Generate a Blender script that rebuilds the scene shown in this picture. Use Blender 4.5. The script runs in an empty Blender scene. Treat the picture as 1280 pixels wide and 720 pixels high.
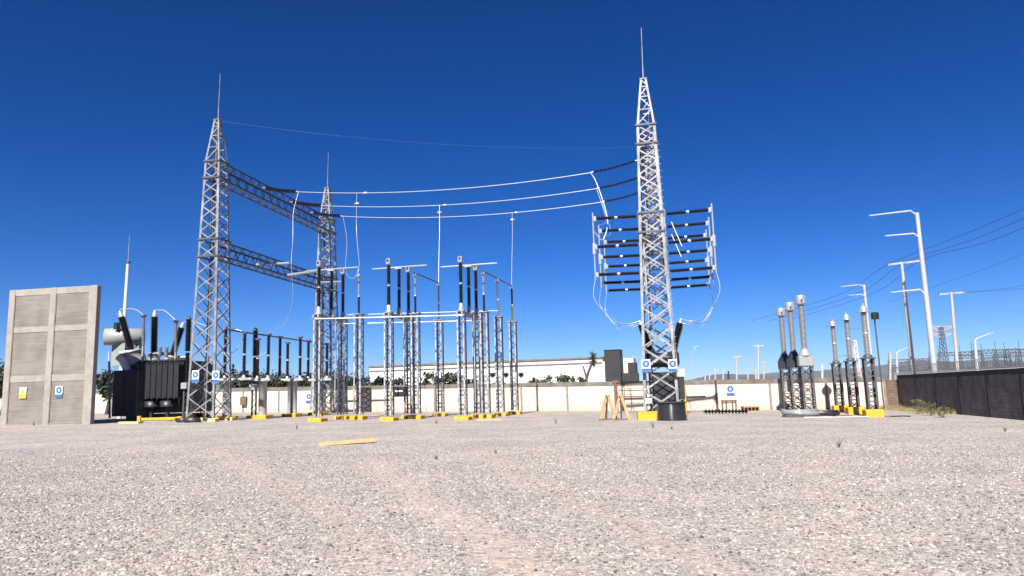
import bpy, bmesh, math, random
from mathutils import Vector, Matrix
rnd = random.Random(7)
R = math.radians
S = bpy.context.scene
COL = S.collection

# ------------------------------------------------------------------ camera, sky, sun, exposure
CAM = Vector((0, 0, 1.75)); PITCH = math.atan(128/900); ROLL = 0.028; FPX = 900.0
_F = Vector((0, math.cos(PITCH), math.sin(PITCH)))
_U0 = Vector((0, -math.sin(PITCH), math.cos(PITCH))); _X = Vector((1, 0, 0))
_R = _X*math.cos(ROLL) - _U0*math.sin(ROLL)
_U = _U0*math.cos(ROLL) + _X*math.sin(ROLL)
cd = bpy.data.cameras.new('camera'); cam = bpy.data.objects.new('camera', cd); COL.objects.link(cam)
cd.sensor_width = 36; cd.lens = 36*FPX/1280; cd.clip_start = 0.1; cd.clip_end = 20000
M = Matrix((_R, _U, -_F)).transposed().to_4x4(); M.translation = CAM
cam.matrix_world = M; S.camera = cam

SUN_AZ, SUN_EL = R(14), R(44)          # behind the camera, a little to its left
w = bpy.data.worlds.new('World'); S.world = w; w.use_nodes = True
nt = w.node_tree; nt.nodes.clear()
sky = nt.nodes.new('ShaderNodeTexSky'); sky.sky_type = 'NISHITA'; sky.sun_disc = False
sky.sun_elevation = SUN_EL; sky.sun_rotation = math.pi + SUN_AZ
sky.altitude = 2000; sky.air_density = 1.0; sky.dust_density = 0.05; sky.ozone_density = 2.0
pre = nt.nodes.new('ShaderNodeVectorMath'); pre.operation = 'MULTIPLY'; pre.inputs[1].default_value = (.71/7.65, .85/7.65, 1.17/7.65)
gam = nt.nodes.new('ShaderNodeGamma'); gam.inputs[1].default_value = 1.33
hs = nt.nodes.new('ShaderNodeHueSaturation'); hs.inputs['Saturation'].default_value = 1.13; hs.inputs['Value'].default_value = 5.6
bg = nt.nodes.new('ShaderNodeBackground'); bg.inputs[1].default_value = 0.055
ow = nt.nodes.new('ShaderNodeOutputWorld')
nt.links.new(sky.outputs[0], pre.inputs[0]); nt.links.new(pre.outputs[0], gam.inputs[0]); nt.links.new(gam.outputs[0], hs.inputs['Color'])
nt.links.new(hs.outputs[0], bg.inputs[0]); nt.links.new(bg.outputs[0], ow.inputs[0])
sl = bpy.data.lights.new('sun', 'SUN'); sl.energy = 5.0; sl.angle = R(0.53); sl.color = (1, .955, .89)
so = bpy.data.objects.new('sun', sl); COL.objects.link(so); so.location = (-20, -30, 60)
so.rotation_euler = Vector((math.sin(SUN_AZ)*math.cos(SUN_EL), math.cos(SUN_AZ)*math.cos(SUN_EL), -math.sin(SUN_EL))).to_track_quat('-Z', 'Y').to_euler()
S.view_settings.view_transform = 'Standard'; S.view_settings.look = 'None'
S.view_settings.exposure = 1.15; S.view_settings.gamma = 1.0; S.view_settings.use_curve_mapping = False
S.render.engine = 'CYCLES'
S.cycles.max_bounces = 6; S.cycles.volume_bounces = 0

# ------------------------------------------------------------------ geometry of the site
def gz(x, y=0):                        # the yard falls gently to the right
    return -0.014*max(-70.0, min(70.0, x))
def ray(px, py):
    return _F + _R*((px-640)/FPX) + _U*((360-py)/FPX)
def at(px, py, Y):                     # point at world depth Y seen in that direction
    d = ray(px, py); return CAM + d*(Y/d.y)
def proj(p):
    q = Vector(p) - CAM; f = q.dot(_F)
    return 640+FPX*q.dot(_R)/f, 360-FPX*q.dot(_U)/f
def G(px, Y, dz=0):                    # ground point at depth Y in that direction
    x = (px-640)/FPX*Y
    for _ in range(6):
        x += (px - proj((x, Y, gz(x)))[0])*Y/FPX
    return Vector((x, Y, gz(x)+dz))
def rotz(v, a):
    c, s = math.cos(a), math.sin(a); return Vector((v[0]*c - v[1]*s, v[0]*s + v[1]*c, v[2]))
YAW = R(-14)

# ------------------------------------------------------------------ materials
KA = .69                               # surface colours are set for the exposure above
def mat(name, col, rough=.6, metal=0, var=0, scale=3, bump=0, bscale=30, spec=.5, col2=None, coat=0, streak=False, dist=0.02):
    col = tuple(c*KA for c in col); col2 = tuple(c*KA for c in col2) if col2 else None
    m = bpy.data.materials.new(name); m.use_nodes = True
    t = m.node_tree; b = t.nodes['Principled BSDF']
    b.inputs['Base Color'].default_value = (*col, 1); b.inputs['Roughness'].default_value = rough
    b.inputs['Metallic'].default_value = metal; b.inputs['Specular IOR Level'].default_value = spec
    b.inputs['Coat Weight'].default_value = coat
    tc = t.nodes.new('ShaderNodeTexCoord')
    if var or col2:
        mp = t.nodes.new('ShaderNodeMapping'); t.links.new(tc.outputs['Object'], mp.inputs[0])
        if streak: mp.inputs['Scale'].default_value = (1, 1, .12)
        n = t.nodes.new('ShaderNodeTexNoise'); n.inputs['Scale'].default_value = scale
        n.inputs['Detail'].default_value = 6; n.inputs['Roughness'].default_value = .62
        t.links.new(mp.outputs[0], n.inputs['Vector'])
        r = t.nodes.new('ShaderNodeValToRGB')
        r.color_ramp.elements[0].position = .32; r.color_ramp.elements[1].position = .68
        lo = col2 if col2 else tuple(c*(1-var) for c in col)
        hi = col if col2 else tuple(min(1, c*(1+var)) for c in col)
        r.color_ramp.elements[0].color = (*lo, 1); r.color_ramp.elements[1].color = (*hi, 1)
        t.links.new(n.outputs[0], r.inputs[0]); t.links.new(r.outputs[0], b.inputs['Base Color'])
    if bump:
        n2 = t.nodes.new('ShaderNodeTexNoise'); n2.inputs['Scale'].default_value = bscale; n2.inputs['Detail'].default_value = 5
        t.links.new(tc.outputs['Object'], n2.inputs['Vector'])
        bp = t.nodes.new('ShaderNodeBump'); bp.inputs['Strength'].default_value = bump; bp.inputs['Distance'].default_value = dist
        t.links.new(n2.outputs[0], bp.inputs['Height']); t.links.new(bp.outputs[0], b.inputs['Normal'])
    return m
STEEL = mat('galvanised steel', (.46, .46, .465), .55, .1, .4, 1.1, spec=.3)
STEELT = mat('dull galvanised steel', (.27, .275, .285), .55, .1, .5, 1.1, spec=.3)
STEELM = mat('mottled galvanised steel', (.36, .36, .365), .55, .1, .45, 1.1, spec=.3)
STEEL2 = mat('weathered galvanised steel with painted shade', (.095, .095, .10), .55, .1, .3, 2.0)  # kept dark: shade among trusses and bracing is put into this colour
ALU = mat('bright aluminium tube', (.66, .67, .68), .3, .55, .08, 4)
WIREM = mat('aluminium conductor', (.66, .66, .67), .35, .4, .06, 8)
CABLE = mat('thin dull cable', (.30, .31, .33), .5, .5)
DARKWIRE = mat('dark overhead wire', (.05, .06, .08), .6)
PORC = mat('dark brown porcelain', (.008, .006, .006), .32, 0, .3, 6, spec=.3)
GREYPORC = mat('grey porcelain', (.34, .35, .36), .3, 0, .1, 5)
GREYPOLY = mat('grey silicone', (.22, .24, .25), .5, 0, .12, 5)
OLIVEPORC = mat('olive porcelain', (.22, .20, .10), .35, 0, .12, 5)
WHITEP = mat('white paint', (.78, .78, .77), .45, 0, .08, 3)
YELLOW = mat('yellow painted concrete', (.84, .50, .02), .65, 0, 0, 4, .3, 40, col2=(.66, .37, .035))
YELLOWW = mat('worn yellow paint', (.86, .66, .22), .65, 0, 0, 5, .3, 40, col2=(.60, .50, .34))
CONC = mat('cast concrete', (.38, .35, .305), .85, 0, .15, 2.2, .35, 25, spec=.2)
CREAM = mat('cream painted render', (.80, .70, .58), .8, 0, 0, .55, .25, 14, spec=.25, col2=(.74, .62, .50))
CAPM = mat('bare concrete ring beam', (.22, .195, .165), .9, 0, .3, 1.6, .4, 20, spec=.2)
POSTM = mat('bare concrete post', (.30, .25, .21), .9, 0, .25, 2, .4, 20, spec=.2)
TDARK = mat('dark grey enamel', (.026, .028, .033), .45, 0, .2, 1.5)
TLIGHT = mat('light grey enamel', (.36, .38, .37), .4, 0, .1, 1.2)
BLACKP = mat('black plastic', (.02, .02, .022), .42, 0, .2, 4, spec=.9)
GATEM = mat('dark maroon steel', (.10, .062, .06), .7, 0, .3, 3)
BLACKM = mat('matt black steel', (.02, .02, .022), .55, 0, .3, 4)
RUST = mat('rusty steel', (.20, .09, .055), .8, 0, .35, 5)
WOOD = mat('pale timber', (.55, .36, .18), .7, 0, .18, 5, .3, 40, streak=True)
WOODD = mat('weathered brown timber', (.20, .13, .08), .8, 0, .3, 5, .3, 40)
BLUE = mat('sign blue', (.05, .16, .48), .4); SIGNW = mat('sign white', (.82, .82, .80), .4)
SIGNY = mat('sign yellow', (.85, .55, .03), .4)
BARK = mat('bark', (.09, .065, .045), .9, 0, .3, 8)
LEAFA = mat('dark leaf', (.032, .048, .020), .6, 0, .45, 1.6); LEAFB = mat('olive leaf', (.060, .075, .030), .6, 0, .4, 1.6)
LEAFC = mat('pale leaf', (.10, .11, .045), .65, 0, .35, 1.6)
DRY = mat('dry grass', (.34, .28, .13), .8, 0, .35, 2.5); WEED = mat('green weed', (.15, .155, .07), .7, 0, .4, 4)
WAREH = mat('white warehouse cladding', (.80, .79, .77), .6, 0, .05, .4)
WARED = mat('dark grey cladding', (.022, .023, .025), .6, 0, .3, 1.5)
REDP = mat('faded red paint', (.62, .33, .29), .6, 0, .15, 1)
FARM = mat('distant grey steel', (.09, .10, .11), .6, .1, .1, .5)
POLEW = mat('pale grey painted pole', (.50, .51, .52), .5, 0, .1, 2)
POLEC = mat('pale concrete pole', (.50, .46, .40), .8, 0, .12, 3)
HOSE = mat('grey plastic pipe', (.30, .31, .32), .3, 0, .2, 3)

def brick_mat(name, c1, c2, mortar, bw, bh, rotx=True):
    m = mat(name, c1, .9, 0, 0, 1, 0, spec=.15); t = m.node_tree; b = t.nodes['Principled BSDF']
    tc = t.nodes.new('ShaderNodeTexCoord'); sep = t.nodes.new('ShaderNodeSeparateXYZ'); cb = t.nodes.new('ShaderNodeCombineXYZ')
    t.links.new(tc.outputs['Object'], sep.inputs[0])
    t.links.new(sep.outputs[0], cb.inputs[0]); t.links.new(sep.outputs[2], cb.inputs[1])
    br = t.nodes.new('ShaderNodeTexBrick'); br.inputs['Scale'].default_value = 1
    br.inputs['Brick Width'].default_value = bw; br.inputs['Row Height'].default_value = bh
    br.inputs['Mortar Size'].default_value = .012; br.inputs['Color1'].default_value = (*c1, 1)
    br.inputs['Color2'].default_value = (*c2, 1); br.inputs['Mortar'].default_value = (*mortar, 1)
    t.links.new(cb.outputs[0], br.inputs['Vector'])
    n = t.nodes.new('ShaderNodeTexNoise'); n.inputs['Scale'].default_value = 1.3; n.inputs['Detail'].default_value = 8
    t.links.new(tc.outputs['Object'], n.inputs['Vector'])
    mx = t.nodes.new('ShaderNodeMix'); mx.data_type = 'RGBA'; mx.blend_type = 'MULTIPLY'; mx.inputs['Factor'].default_value = .75
    rp = t.nodes.new('ShaderNodeValToRGB'); rp.color_ramp.elements[0].position = .3; rp.color_ramp.elements[1].position = .7
    rp.color_ramp.elements[0].color = (.5, .48, .46, 1); rp.color_ramp.elements[1].color = (1.25, 1.22, 1.2, 1)
    t.links.new(n.outputs[0], rp.inputs[0]); t.links.new(br.outputs['Color'], mx.inputs['A']); t.links.new(rp.outputs[0], mx.inputs['B'])
    t.links.new(mx.outputs['Result'], b.inputs['Base Color'])
    bp = t.nodes.new('ShaderNodeBump'); bp.inputs['Strength'].default_value = .5; bp.inputs['Distance'].default_value = .01
    t.links.new(br.outputs['Fac'], bp.inputs['Height']); bp.invert = True
    t.links.new(bp.outputs[0], b.inputs['Normal'])
    return m
DBLOCK = brick_mat('grey block masonry', (0.1449, 0.1298, 0.1323), (0.1764, 0.1575, 0.1613), (0.1071, 0.0957, 0.0969), .40, .20)
BBLOCK = brick_mat('brown block masonry', (0.144, 0.0972, 0.0792), (0.1728, 0.1188, 0.0972), (0.108, 0.0792, 0.072), .40, .20)

def plank_mat():                        # board-marked concrete
    m = mat('board marked concrete', (.33, .30, .265), .9, 0, .1, 2, 0, spec=.15); t = m.node_tree; b = t.nodes['Principled BSDF']
    tc = t.nodes.new('ShaderNodeTexCoord'); mp = t.nodes.new('ShaderNodeMapping'); mp.inputs['Scale'].default_value = (.25, .25, 5.5)
    t.links.new(tc.outputs['Object'], mp.inputs[0])
    n = t.nodes.new('ShaderNodeTexNoise'); n.inputs['Scale'].default_value = 1.6; n.inputs['Detail'].default_value = 8; n.inputs['Roughness'].default_value = .7
    t.links.new(mp.outputs[0], n.inputs['Vector'])
    n2 = t.nodes.new('ShaderNodeTexNoise'); n2.inputs['Scale'].default_value = .7; n2.inputs['Detail'].default_value = 6
    t.links.new(tc.outputs['Object'], n2.inputs['Vector'])
    ad = t.nodes.new('ShaderNodeMath'); ad.operation = 'ADD'; t.links.new(n.outputs[0], ad.inputs[0]); t.links.new(n2.outputs[0], ad.inputs[1])
    r = t.nodes.new('ShaderNodeValToRGB'); r.color_ramp.elements[0].position = .36*2*.5+.32; r.color_ramp.elements[1].position = 1.22
    r.color_ramp.elements[1].position = 1.0
    r.color_ramp.elements[0].color = (0.147, 0.132, 0.115, 1); r.color_ramp.elements[1].color = (0.21, 0.189, 0.1652, 1)
    r.color_ramp.elements[0].position = .72
    sc = t.nodes.new('ShaderNodeMath'); sc.operation = 'MULTIPLY'; sc.inputs[1].default_value = .88
    t.links.new(ad.outputs[0], sc.inputs[0]); t.links.new(sc.outputs[0], r.inputs[0]); t.links.new(r.outputs[0], b.inputs['Base Color'])
    bp = t.nodes.new('ShaderNodeBump'); bp.inputs['Strength'].default_value = .6; bp.inputs['Distance'].default_value = .03
    t.links.new(n.outputs[0], bp.inputs['Height']); t.links.new(bp.outputs[0], b.inputs['Normal'])
    return m
PLANKC = plank_mat()

# ------------------------------------------------------------------ mesh helpers
class MB:
    def __init__(s): s.v = []; s.f = []; s.smooth = []
    def add(s, vs, fs, smooth=False):
        o = len(s.v); s.v += [Vector(p) for p in vs]
        s.f += [tuple(i+o for i in f) for f in fs]; s.smooth += [smooth]*len(fs)
    def box(s, c, d, rz=0, bev=0):
        c = Vector(c); hx, hy, hz = d[0]/2, d[1]/2, d[2]/2
        if bev:
            b = min(bev, hx*.9, hy*.9, hz*.9); vs = []
            for z, k in ((-hz, 0), (hz-b, 0), (hz, 1)):
                x, y = hx-(b if k else 0), hy-(b if k else 0)
                vs += [(-x+b, -y, z), (x-b, -y, z), (x, -y+b, z), (x, y-b, z), (x-b, y, z), (-x+b, y, z), (-x, y-b, z), (-x, -y+b, z)]
            fs = [tuple(range(7, -1, -1)), tuple(range(16, 24))]
            for k in (0, 8):
                fs += [(k+i, k+(i+1) % 8, k+8+(i+1) % 8, k+8+i) for i in range(8)]
        else:
            vs = [(x, y, z) for z in (-hz, hz) for x, y in ((-hx, -hy), (hx, -hy), (hx, hy), (-hx, hy))]
            fs = [(3, 2, 1, 0), (4, 5, 6, 7), (0, 1, 5, 4), (1, 2, 6, 5), (2, 3, 7, 6), (3, 0, 4, 7)]
        s.add([c + rotz(Vector(v), rz) for v in vs], fs); return s
    def bar(s, p, q, w, h=None, up=(0, 0, 1)):
        p, q = Vector(p), Vector(q); h = h or w; d = (q-p).normalized(); u = Vector(up)
        if abs(d.dot(u)) > .98: u = Vector((0, 1, 0))
        a = d.cross(u).normalized()*w/2; b = a.cross(d).normalized()*h/2
        vs = [e+sa*a+sb*b for e in (p, q) for sa, sb in ((-1, -1), (1, -1), (1, 1), (-1, 1))]
        s.add(vs, [(3, 2, 1, 0), (4, 5, 6, 7), (0, 1, 5, 4), (1, 2, 6, 5), (2, 3, 7, 6), (3, 0, 4, 7)]); return s
    def ell(s, p, q, a, b, size, t=.014):    # L-section between p and q, flanges towards a and b
        p, q, a, b = Vector(p), Vector(q), Vector(a)*size, Vector(b)*size
        an, bn = a.normalized()*t, b.normalized()*t
        sec = [Vector(), a, a+bn, an+bn, an+b, b]
        s.add([p+x for x in sec]+[q+x for x in sec], [(5, 4, 3, 2, 1, 0), (6, 7, 8, 9, 10, 11)]+[(i, (i+1) % 6, 6+(i+1) % 6, 6+i) for i in range(6)]); return s
    def tube(s, pts, r, n=8, cap=True):
        pts = [Vector(p) for p in pts]; rs = r if isinstance(r, (list, tuple)) else [r]*len(pts)
        rings = []; ref = None
        for i, p in enumerate(pts):
            d = (pts[min(i+1, len(pts)-1)] - pts[max(i-1, 0)])
            d = d.normalized() if d.length > 1e-9 else Vector((0, 0, 1))
            if ref is None: ref = Vector((1, 0, 0)) if abs(d.x) < .9 else Vector((0, 1, 0))
            a = (ref - d*ref.dot(d)).normalized(); b = d.cross(a); ref = a
            rings.append([p+(a*math.cos(2*math.pi*k/n)+b*math.sin(2*math.pi*k/n))*rs[i] for k in range(n)])
        vs = [v for g in rings for v in g]
        fs = [(i*n+k, i*n+(k+1) % n, (i+1)*n+(k+1) % n, (i+1)*n+k) for i in range(len(pts)-1) for k in range(n)]
        s.add(vs, fs, True)
        if cap: s.add(rings[0], [tuple(range(n-1, -1, -1))]); s.add(rings[-1], [tuple(range(n))])
        return s
    def lathe(s, prof, o=(0, 0, 0), ax=(0, 0, 1), n=12, smooth=True):
        o = Vector(o); d = Vector(ax).normalized(); ref = Vector((1, 0, 0)) if abs(d.x) < .9 else Vector((0, 1, 0))
        a = (ref-d*ref.dot(d)).normalized(); b = d.cross(a)
        rings = [[o+d*z+(a*math.cos(2*math.pi*k/n)+b*math.sin(2*math.pi*k/n))*r for k in range(n)] for r, z in prof]
        m = len(prof)
        s.add([v for g in rings for v in g], [(i*n+k, i*n+(k+1) % n, (i+1)*n+(k+1) % n, (i+1)*n+k) for i in range(m-1) for k in range(n)], smooth)
        s.add(rings[0], [tuple(range(n-1, -1, -1))]); s.add(rings[-1], [tuple(range(n))]); return s
    def mesh(s, name, m, o=Vector()):
        me = bpy.data.meshes.new(name); me.from_pydata([v-o for v in s.v], [], s.f)
        me.polygons.foreach_set('use_smooth', s.smooth); m and me.materials.append(m); me.update(); return me
    def build(s, name, m, parent=None, origin=None, label=None):
        o = Vector(origin) if origin is not None else Vector()
        ob = bpy.data.objects.new(name, s.mesh(name, m, o)); COL.objects.link(ob); ob.location = o
        if parent: ob.parent = parent
        if label: ob['label'] = label
        return ob
def sheds(r0, r1, L, pitch):              # profile of a ribbed insulator
    n = max(3, int(L/pitch)); p = L/n; pr = [(r0, 0)]
    for i in range(n):
        z = i*p; pr += [(r0, z+p*.15), (r1, z+p*.5), (r1*.98, z+p*.58), (r0, z+p*.85)]
    return pr+[(r0, L)]
def tag(o, label, cat, group=None, kind=None):
    if label: o['label'] = label
    if cat: o['category'] = cat
    if group: o['group'] = group
    if kind: o['kind'] = kind
    return o
def thing(name, label, cat, loc, rz=0, group=None):
    o = bpy.data.objects.new(name, None); o.empty_display_size = .3; COL.objects.link(o)
    o.location = loc; o.rotation_euler = (0, 0, rz); return tag(o, label, cat, group)
def struct(o): o['kind'] = 'structure'; return o
def dup(root, loc, rz, label, group=None):
    kids = {}
    def cp(o, parent):
        c = o.copy(); COL.objects.link(c)
        if parent: c.parent = parent
        for ch in [x for x in COL.objects if x.parent == o and x not in seen]:
            cp(ch, c)
        return c
    seen = set()
    r = cp(root, None); r.location = loc; r.rotation_euler = (0, 0, rz); r['label'] = label
    if group: r['group'] = group
    return r
def cat_curve(a, b, sag, n=24):
    a, b = Vector(a), Vector(b)
    return [a.lerp(b, t/n) - Vector((0, 0, sag*4*(t/n)*(1-t/n))) for t in range(n+1)]
def smooth_pts(ps, k=6):                  # Catmull-Rom
    ps = [Vector(p) for p in ps]; out = []
    for i in range(len(ps)-1):
        p0, p1, p2, p3 = ps[max(i-1, 0)], ps[i], ps[i+1], ps[min(i+2, len(ps)-1)]
        for j in range(k):
            t = j/k; out.append(.5*((2*p1)+(p2-p0)*t+(2*p0-5*p1+4*p2-p3)*t*t+(3*p1-p0-3*p2+p3)*t**3))
    return out+[ps[-1]]
def wire(name, pts, r, m, label, cat, group=None, n=6):
    o = MB().tube(pts, r, n).build(name, m, None, pts[0]); return tag(o, label, cat, group)

# ------------------------------------------------------------------ ground
def ground_mat():
    m = bpy.data.materials.new('crushed stone gravel'); m.use_nodes = True
    t = m.node_tree; b = t.nodes['Principled BSDF']; L = t.links.new; N = t.nodes.new
    b.inputs['Roughness'].default_value = .9; b.inputs['Specular IOR Level'].default_value = .15
    geo = N('ShaderNodeNewGeometry'); P = geo.outputs['Position']
    v = N('ShaderNodeTexVoronoi'); v.inputs['Scale'].default_value = 17; v.inputs['Randomness'].default_value = 1; L(P, v.inputs['Vector'])
    sp = N('ShaderNodeSeparateColor'); L(v.outputs['Color'], sp.inputs[0])
    r = N('ShaderNodeValToRGB'); r.color_ramp.interpolation = 'LINEAR'
    e = r.color_ramp.elements; e[0].position = 0; e[0].color = (0.1334, 0.1238, 0.1205, 1); e[1].position = 1; e[1].color = (0.5190, 0.4837, 0.4470, 1)
    for p_, c in ((.2, (0.2532, 0.2319, 0.2204)), (.5, (0.3130, 0.2822, 0.2641)), (.75, (0.3729, 0.3294, 0.3004)), (.9, (0.3992, 0.3723, 0.3534))):
        x = e.new(p_); x.color = (*c, 1)
    L(sp.outputs[0], r.inputs[0])
    v2 = N('ShaderNodeTexVoronoi'); v2.inputs['Scale'].default_value = 5.5; L(P, v2.inputs['Vector'])
    # big soft tone changes
    n1 = N('ShaderNodeTexNoise'); n1.inputs['Scale'].default_value = .35; n1.inputs['Detail'].default_value = 5; L(P, n1.inputs['Vector'])
    r1 = N('ShaderNodeValToRGB'); r1.color_ramp.elements[0].position = .35; r1.color_ramp.elements[1].position = .65
    r1.color_ramp.elements[0].color = (.86, .865, .88, 1); r1.color_ramp.elements[1].color = (1.10, 1.06, 1.01, 1); L(n1.outputs[0], r1.inputs[0])
    mu = N('ShaderNodeMix'); mu.data_type = 'RGBA'; mu.blend_type = 'MULTIPLY'; mu.inputs['Factor'].default_value = 1
    L(r.outputs[0], mu.inputs['A']); L(r1.outputs[0], mu.inputs['B'])
    # dark gaps between the stones
    rg = N('ShaderNodeValToRGB'); rg.color_ramp.elements[0].position = .55; rg.color_ramp.elements[1].position = .95
    rg.color_ramp.elements[0].color = (1, 1, 1, 1); rg.color_ramp.elements[1].color = (.62, .58, .55, 1); L(v.outputs['Distance'], rg.inputs[0])
    mg = N('ShaderNodeMix'); mg.data_type = 'RGBA'; mg.blend_type = 'MULTIPLY'; mg.inputs['Factor'].default_value = .8
    L(mu.outputs['Result'], mg.inputs['A']); L(rg.outputs[0], mg.inputs['B'])
    # tyre tracks where reddish fines show through: attribute on the mesh
    at_ = N('ShaderNodeAttribute'); at_.attribute_name = 'track'
    nf = N('ShaderNodeTexNoise'); nf.inputs['Scale'].default_value = 6; nf.inputs['Detail'].default_value = 4; L(P, nf.inputs['Vector'])
    mm = N('ShaderNodeMath'); mm.operation = 'MULTIPLY'; L(at_.outputs['Fac'], mm.inputs[0])
    rr = N('ShaderNodeValToRGB'); rr.color_ramp.elements[0].position = .38; rr.color_ramp.elements[1].position = .62; L(nf.outputs[0], rr.inputs[0]); L(rr.outputs[0], mm.inputs[1])
    mt = N('ShaderNodeMix'); mt.data_type = 'RGBA'; L(mm.outputs[0], mt.inputs['Factor']); L(mg.outputs['Result'], mt.inputs['A'])
    mt.inputs['B'].default_value = (.40, .315, .255, 1)
    L(mt.outputs['Result'], b.inputs['Base Color'])
    iv = N('ShaderNodeMath'); iv.operation = 'SUBTRACT'; iv.inputs[0].default_value = 1; L(v.outputs['Distance'], iv.inputs[1])
    bp = N('ShaderNodeBump'); bp.inputs['Strength'].default_value = .5; bp.inputs['Distance'].default_value = .02; L(iv.outputs[0], bp.inputs['Height'])
    L(bp.outputs[0], b.inputs['Normal']); return m
GRAVEL = ground_mat()
TRACKS = [[(266, 560), (300, 580), (345, 605), (400, 635), (445, 670), (480, 719)],
          [(470, 572), (478, 590), (505, 612), (545, 636), (585, 660), (625, 685), (665, 719)],
          [(600, 560), (640, 590), (690, 615), (760, 645), (830, 680), (900, 719)]]
def ground_at(px, py):
    d = ray(px, py); t_ = (0-CAM.z)/(d.z+.014*d.x); return CAM+d*t_
TRK = [smooth_pts([ground_at(*p) for p in tr], 8) for tr in TRACKS]
def track_amount(x, y):
    best = 0
    for tr, k in zip(TRK, (.7, 1.0, .6)):
        for a, b in zip(tr, tr[1:]):
            ab = b-a; l2 = ab.x**2+ab.y**2
            t_ = max(0, min(1, ((x-a.x)*ab.x+(y-a.y)*ab.y)/l2)); dx, dy = x-a.x-ab.x*t_, y-a.y-ab.y*t_
            best = max(best, k*math.exp(-(dx*dx+dy*dy)/(2*.27**2)))
    return best
def make_ground():
    xs = sorted(set([-3000, -600, -200, -70, -40, 40, 70, 200, 600, 3000]+[i*.15 for i in range(-60, 61)]+[-30, -24, -18, -13, 13, 18, 24, 30]))
    ys = sorted(set([-200, -40, 0, 3]+[4+i*.2 for i in range(0, 110)]+[30, 40, 55, 75, 120, 300, 900, 4500]))
    vs = [(x, y, gz(x)) for y in ys for x in xs]; nx = len(xs)
    fs = [(j*nx+i, j*nx+i+1, (j+1)*nx+i+1, (j+1)*nx+i) for j in range(len(ys)-1) for i in range(nx-1)]
    me = bpy.data.meshes.new('ground'); me.from_pydata(vs, [], fs); me.materials.append(GRAVEL)
    a = me.attributes.new('track', 'FLOAT', 'POINT')
    for i, v in enumerate(vs):
        a.data[i].value = track_amount(v[0], v[1]) if abs(v[0]) < 12 and 4 < v[1] < 27 else 0
    o = bpy.data.objects.new('ground', me); COL.objects.link(o); return struct(o)
make_ground()

# loose stones near the camera
def stone_mat():
    m = mat('loose stone', (.4, .38, .36), .9, spec=.15); t = m.node_tree; b = t.nodes['Principled BSDF']
    oi = t.nodes.new('ShaderNodeObjectInfo'); r = t.nodes.new('ShaderNodeValToRGB'); e = r.color_ramp.elements
    e[0].position = 0; e[0].color = (.06, .055, .05, 1); e[1].position = 1; e[1].color = (.50, .47, .44, 1)
    for p_, c in ((.09, (0.1208, 0.1138, 0.1108)), (.22, (0.1837, 0.1717, 0.1657)), (.5, (0.2331, 0.2065, 0.1921)), (.72, (0.2363, 0.2213, 0.2132)), (.9, (0.2783, 0.2591, 0.2469)), (.96, (0.3885, 0.3634, 0.3431))):
        x = e.new(p_); x.color = (*c, 1)
    ge = t.nodes.new('ShaderNodeNewGeometry'); nz = t.nodes.new('ShaderNodeTexNoise'); nz.inputs['Scale'].default_value = .45; nz.inputs['Detail'].default_value = 4
    t.links.new(ge.outputs['Position'], nz.inputs['Vector'])
    rz = t.nodes.new('ShaderNodeValToRGB'); rz.color_ramp.elements[0].position = .34; rz.color_ramp.elements[1].position = .66
    rz.color_ramp.elements[0].color = (.95, .95, .96, 1); rz.color_ramp.elements[1].color = (1.24, 1.17, 1.11, 1); t.links.new(nz.outputs[0], rz.inputs[0])
    mz = t.nodes.new('ShaderNodeMix'); mz.data_type = 'RGBA'; mz.blend_type = 'MULTIPLY'; mz.inputs['Factor'].default_value = 1
    t.links.new(r.outputs[0], mz.inputs['A']); t.links.new(rz.outputs[0], mz.inputs['B'])
    t.links.new(oi.outputs['Random'], r.inputs[0]); t.links.new(mz.outputs['Result'], b.inputs['Base Color']); return m
STONE = stone_mat()
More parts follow.
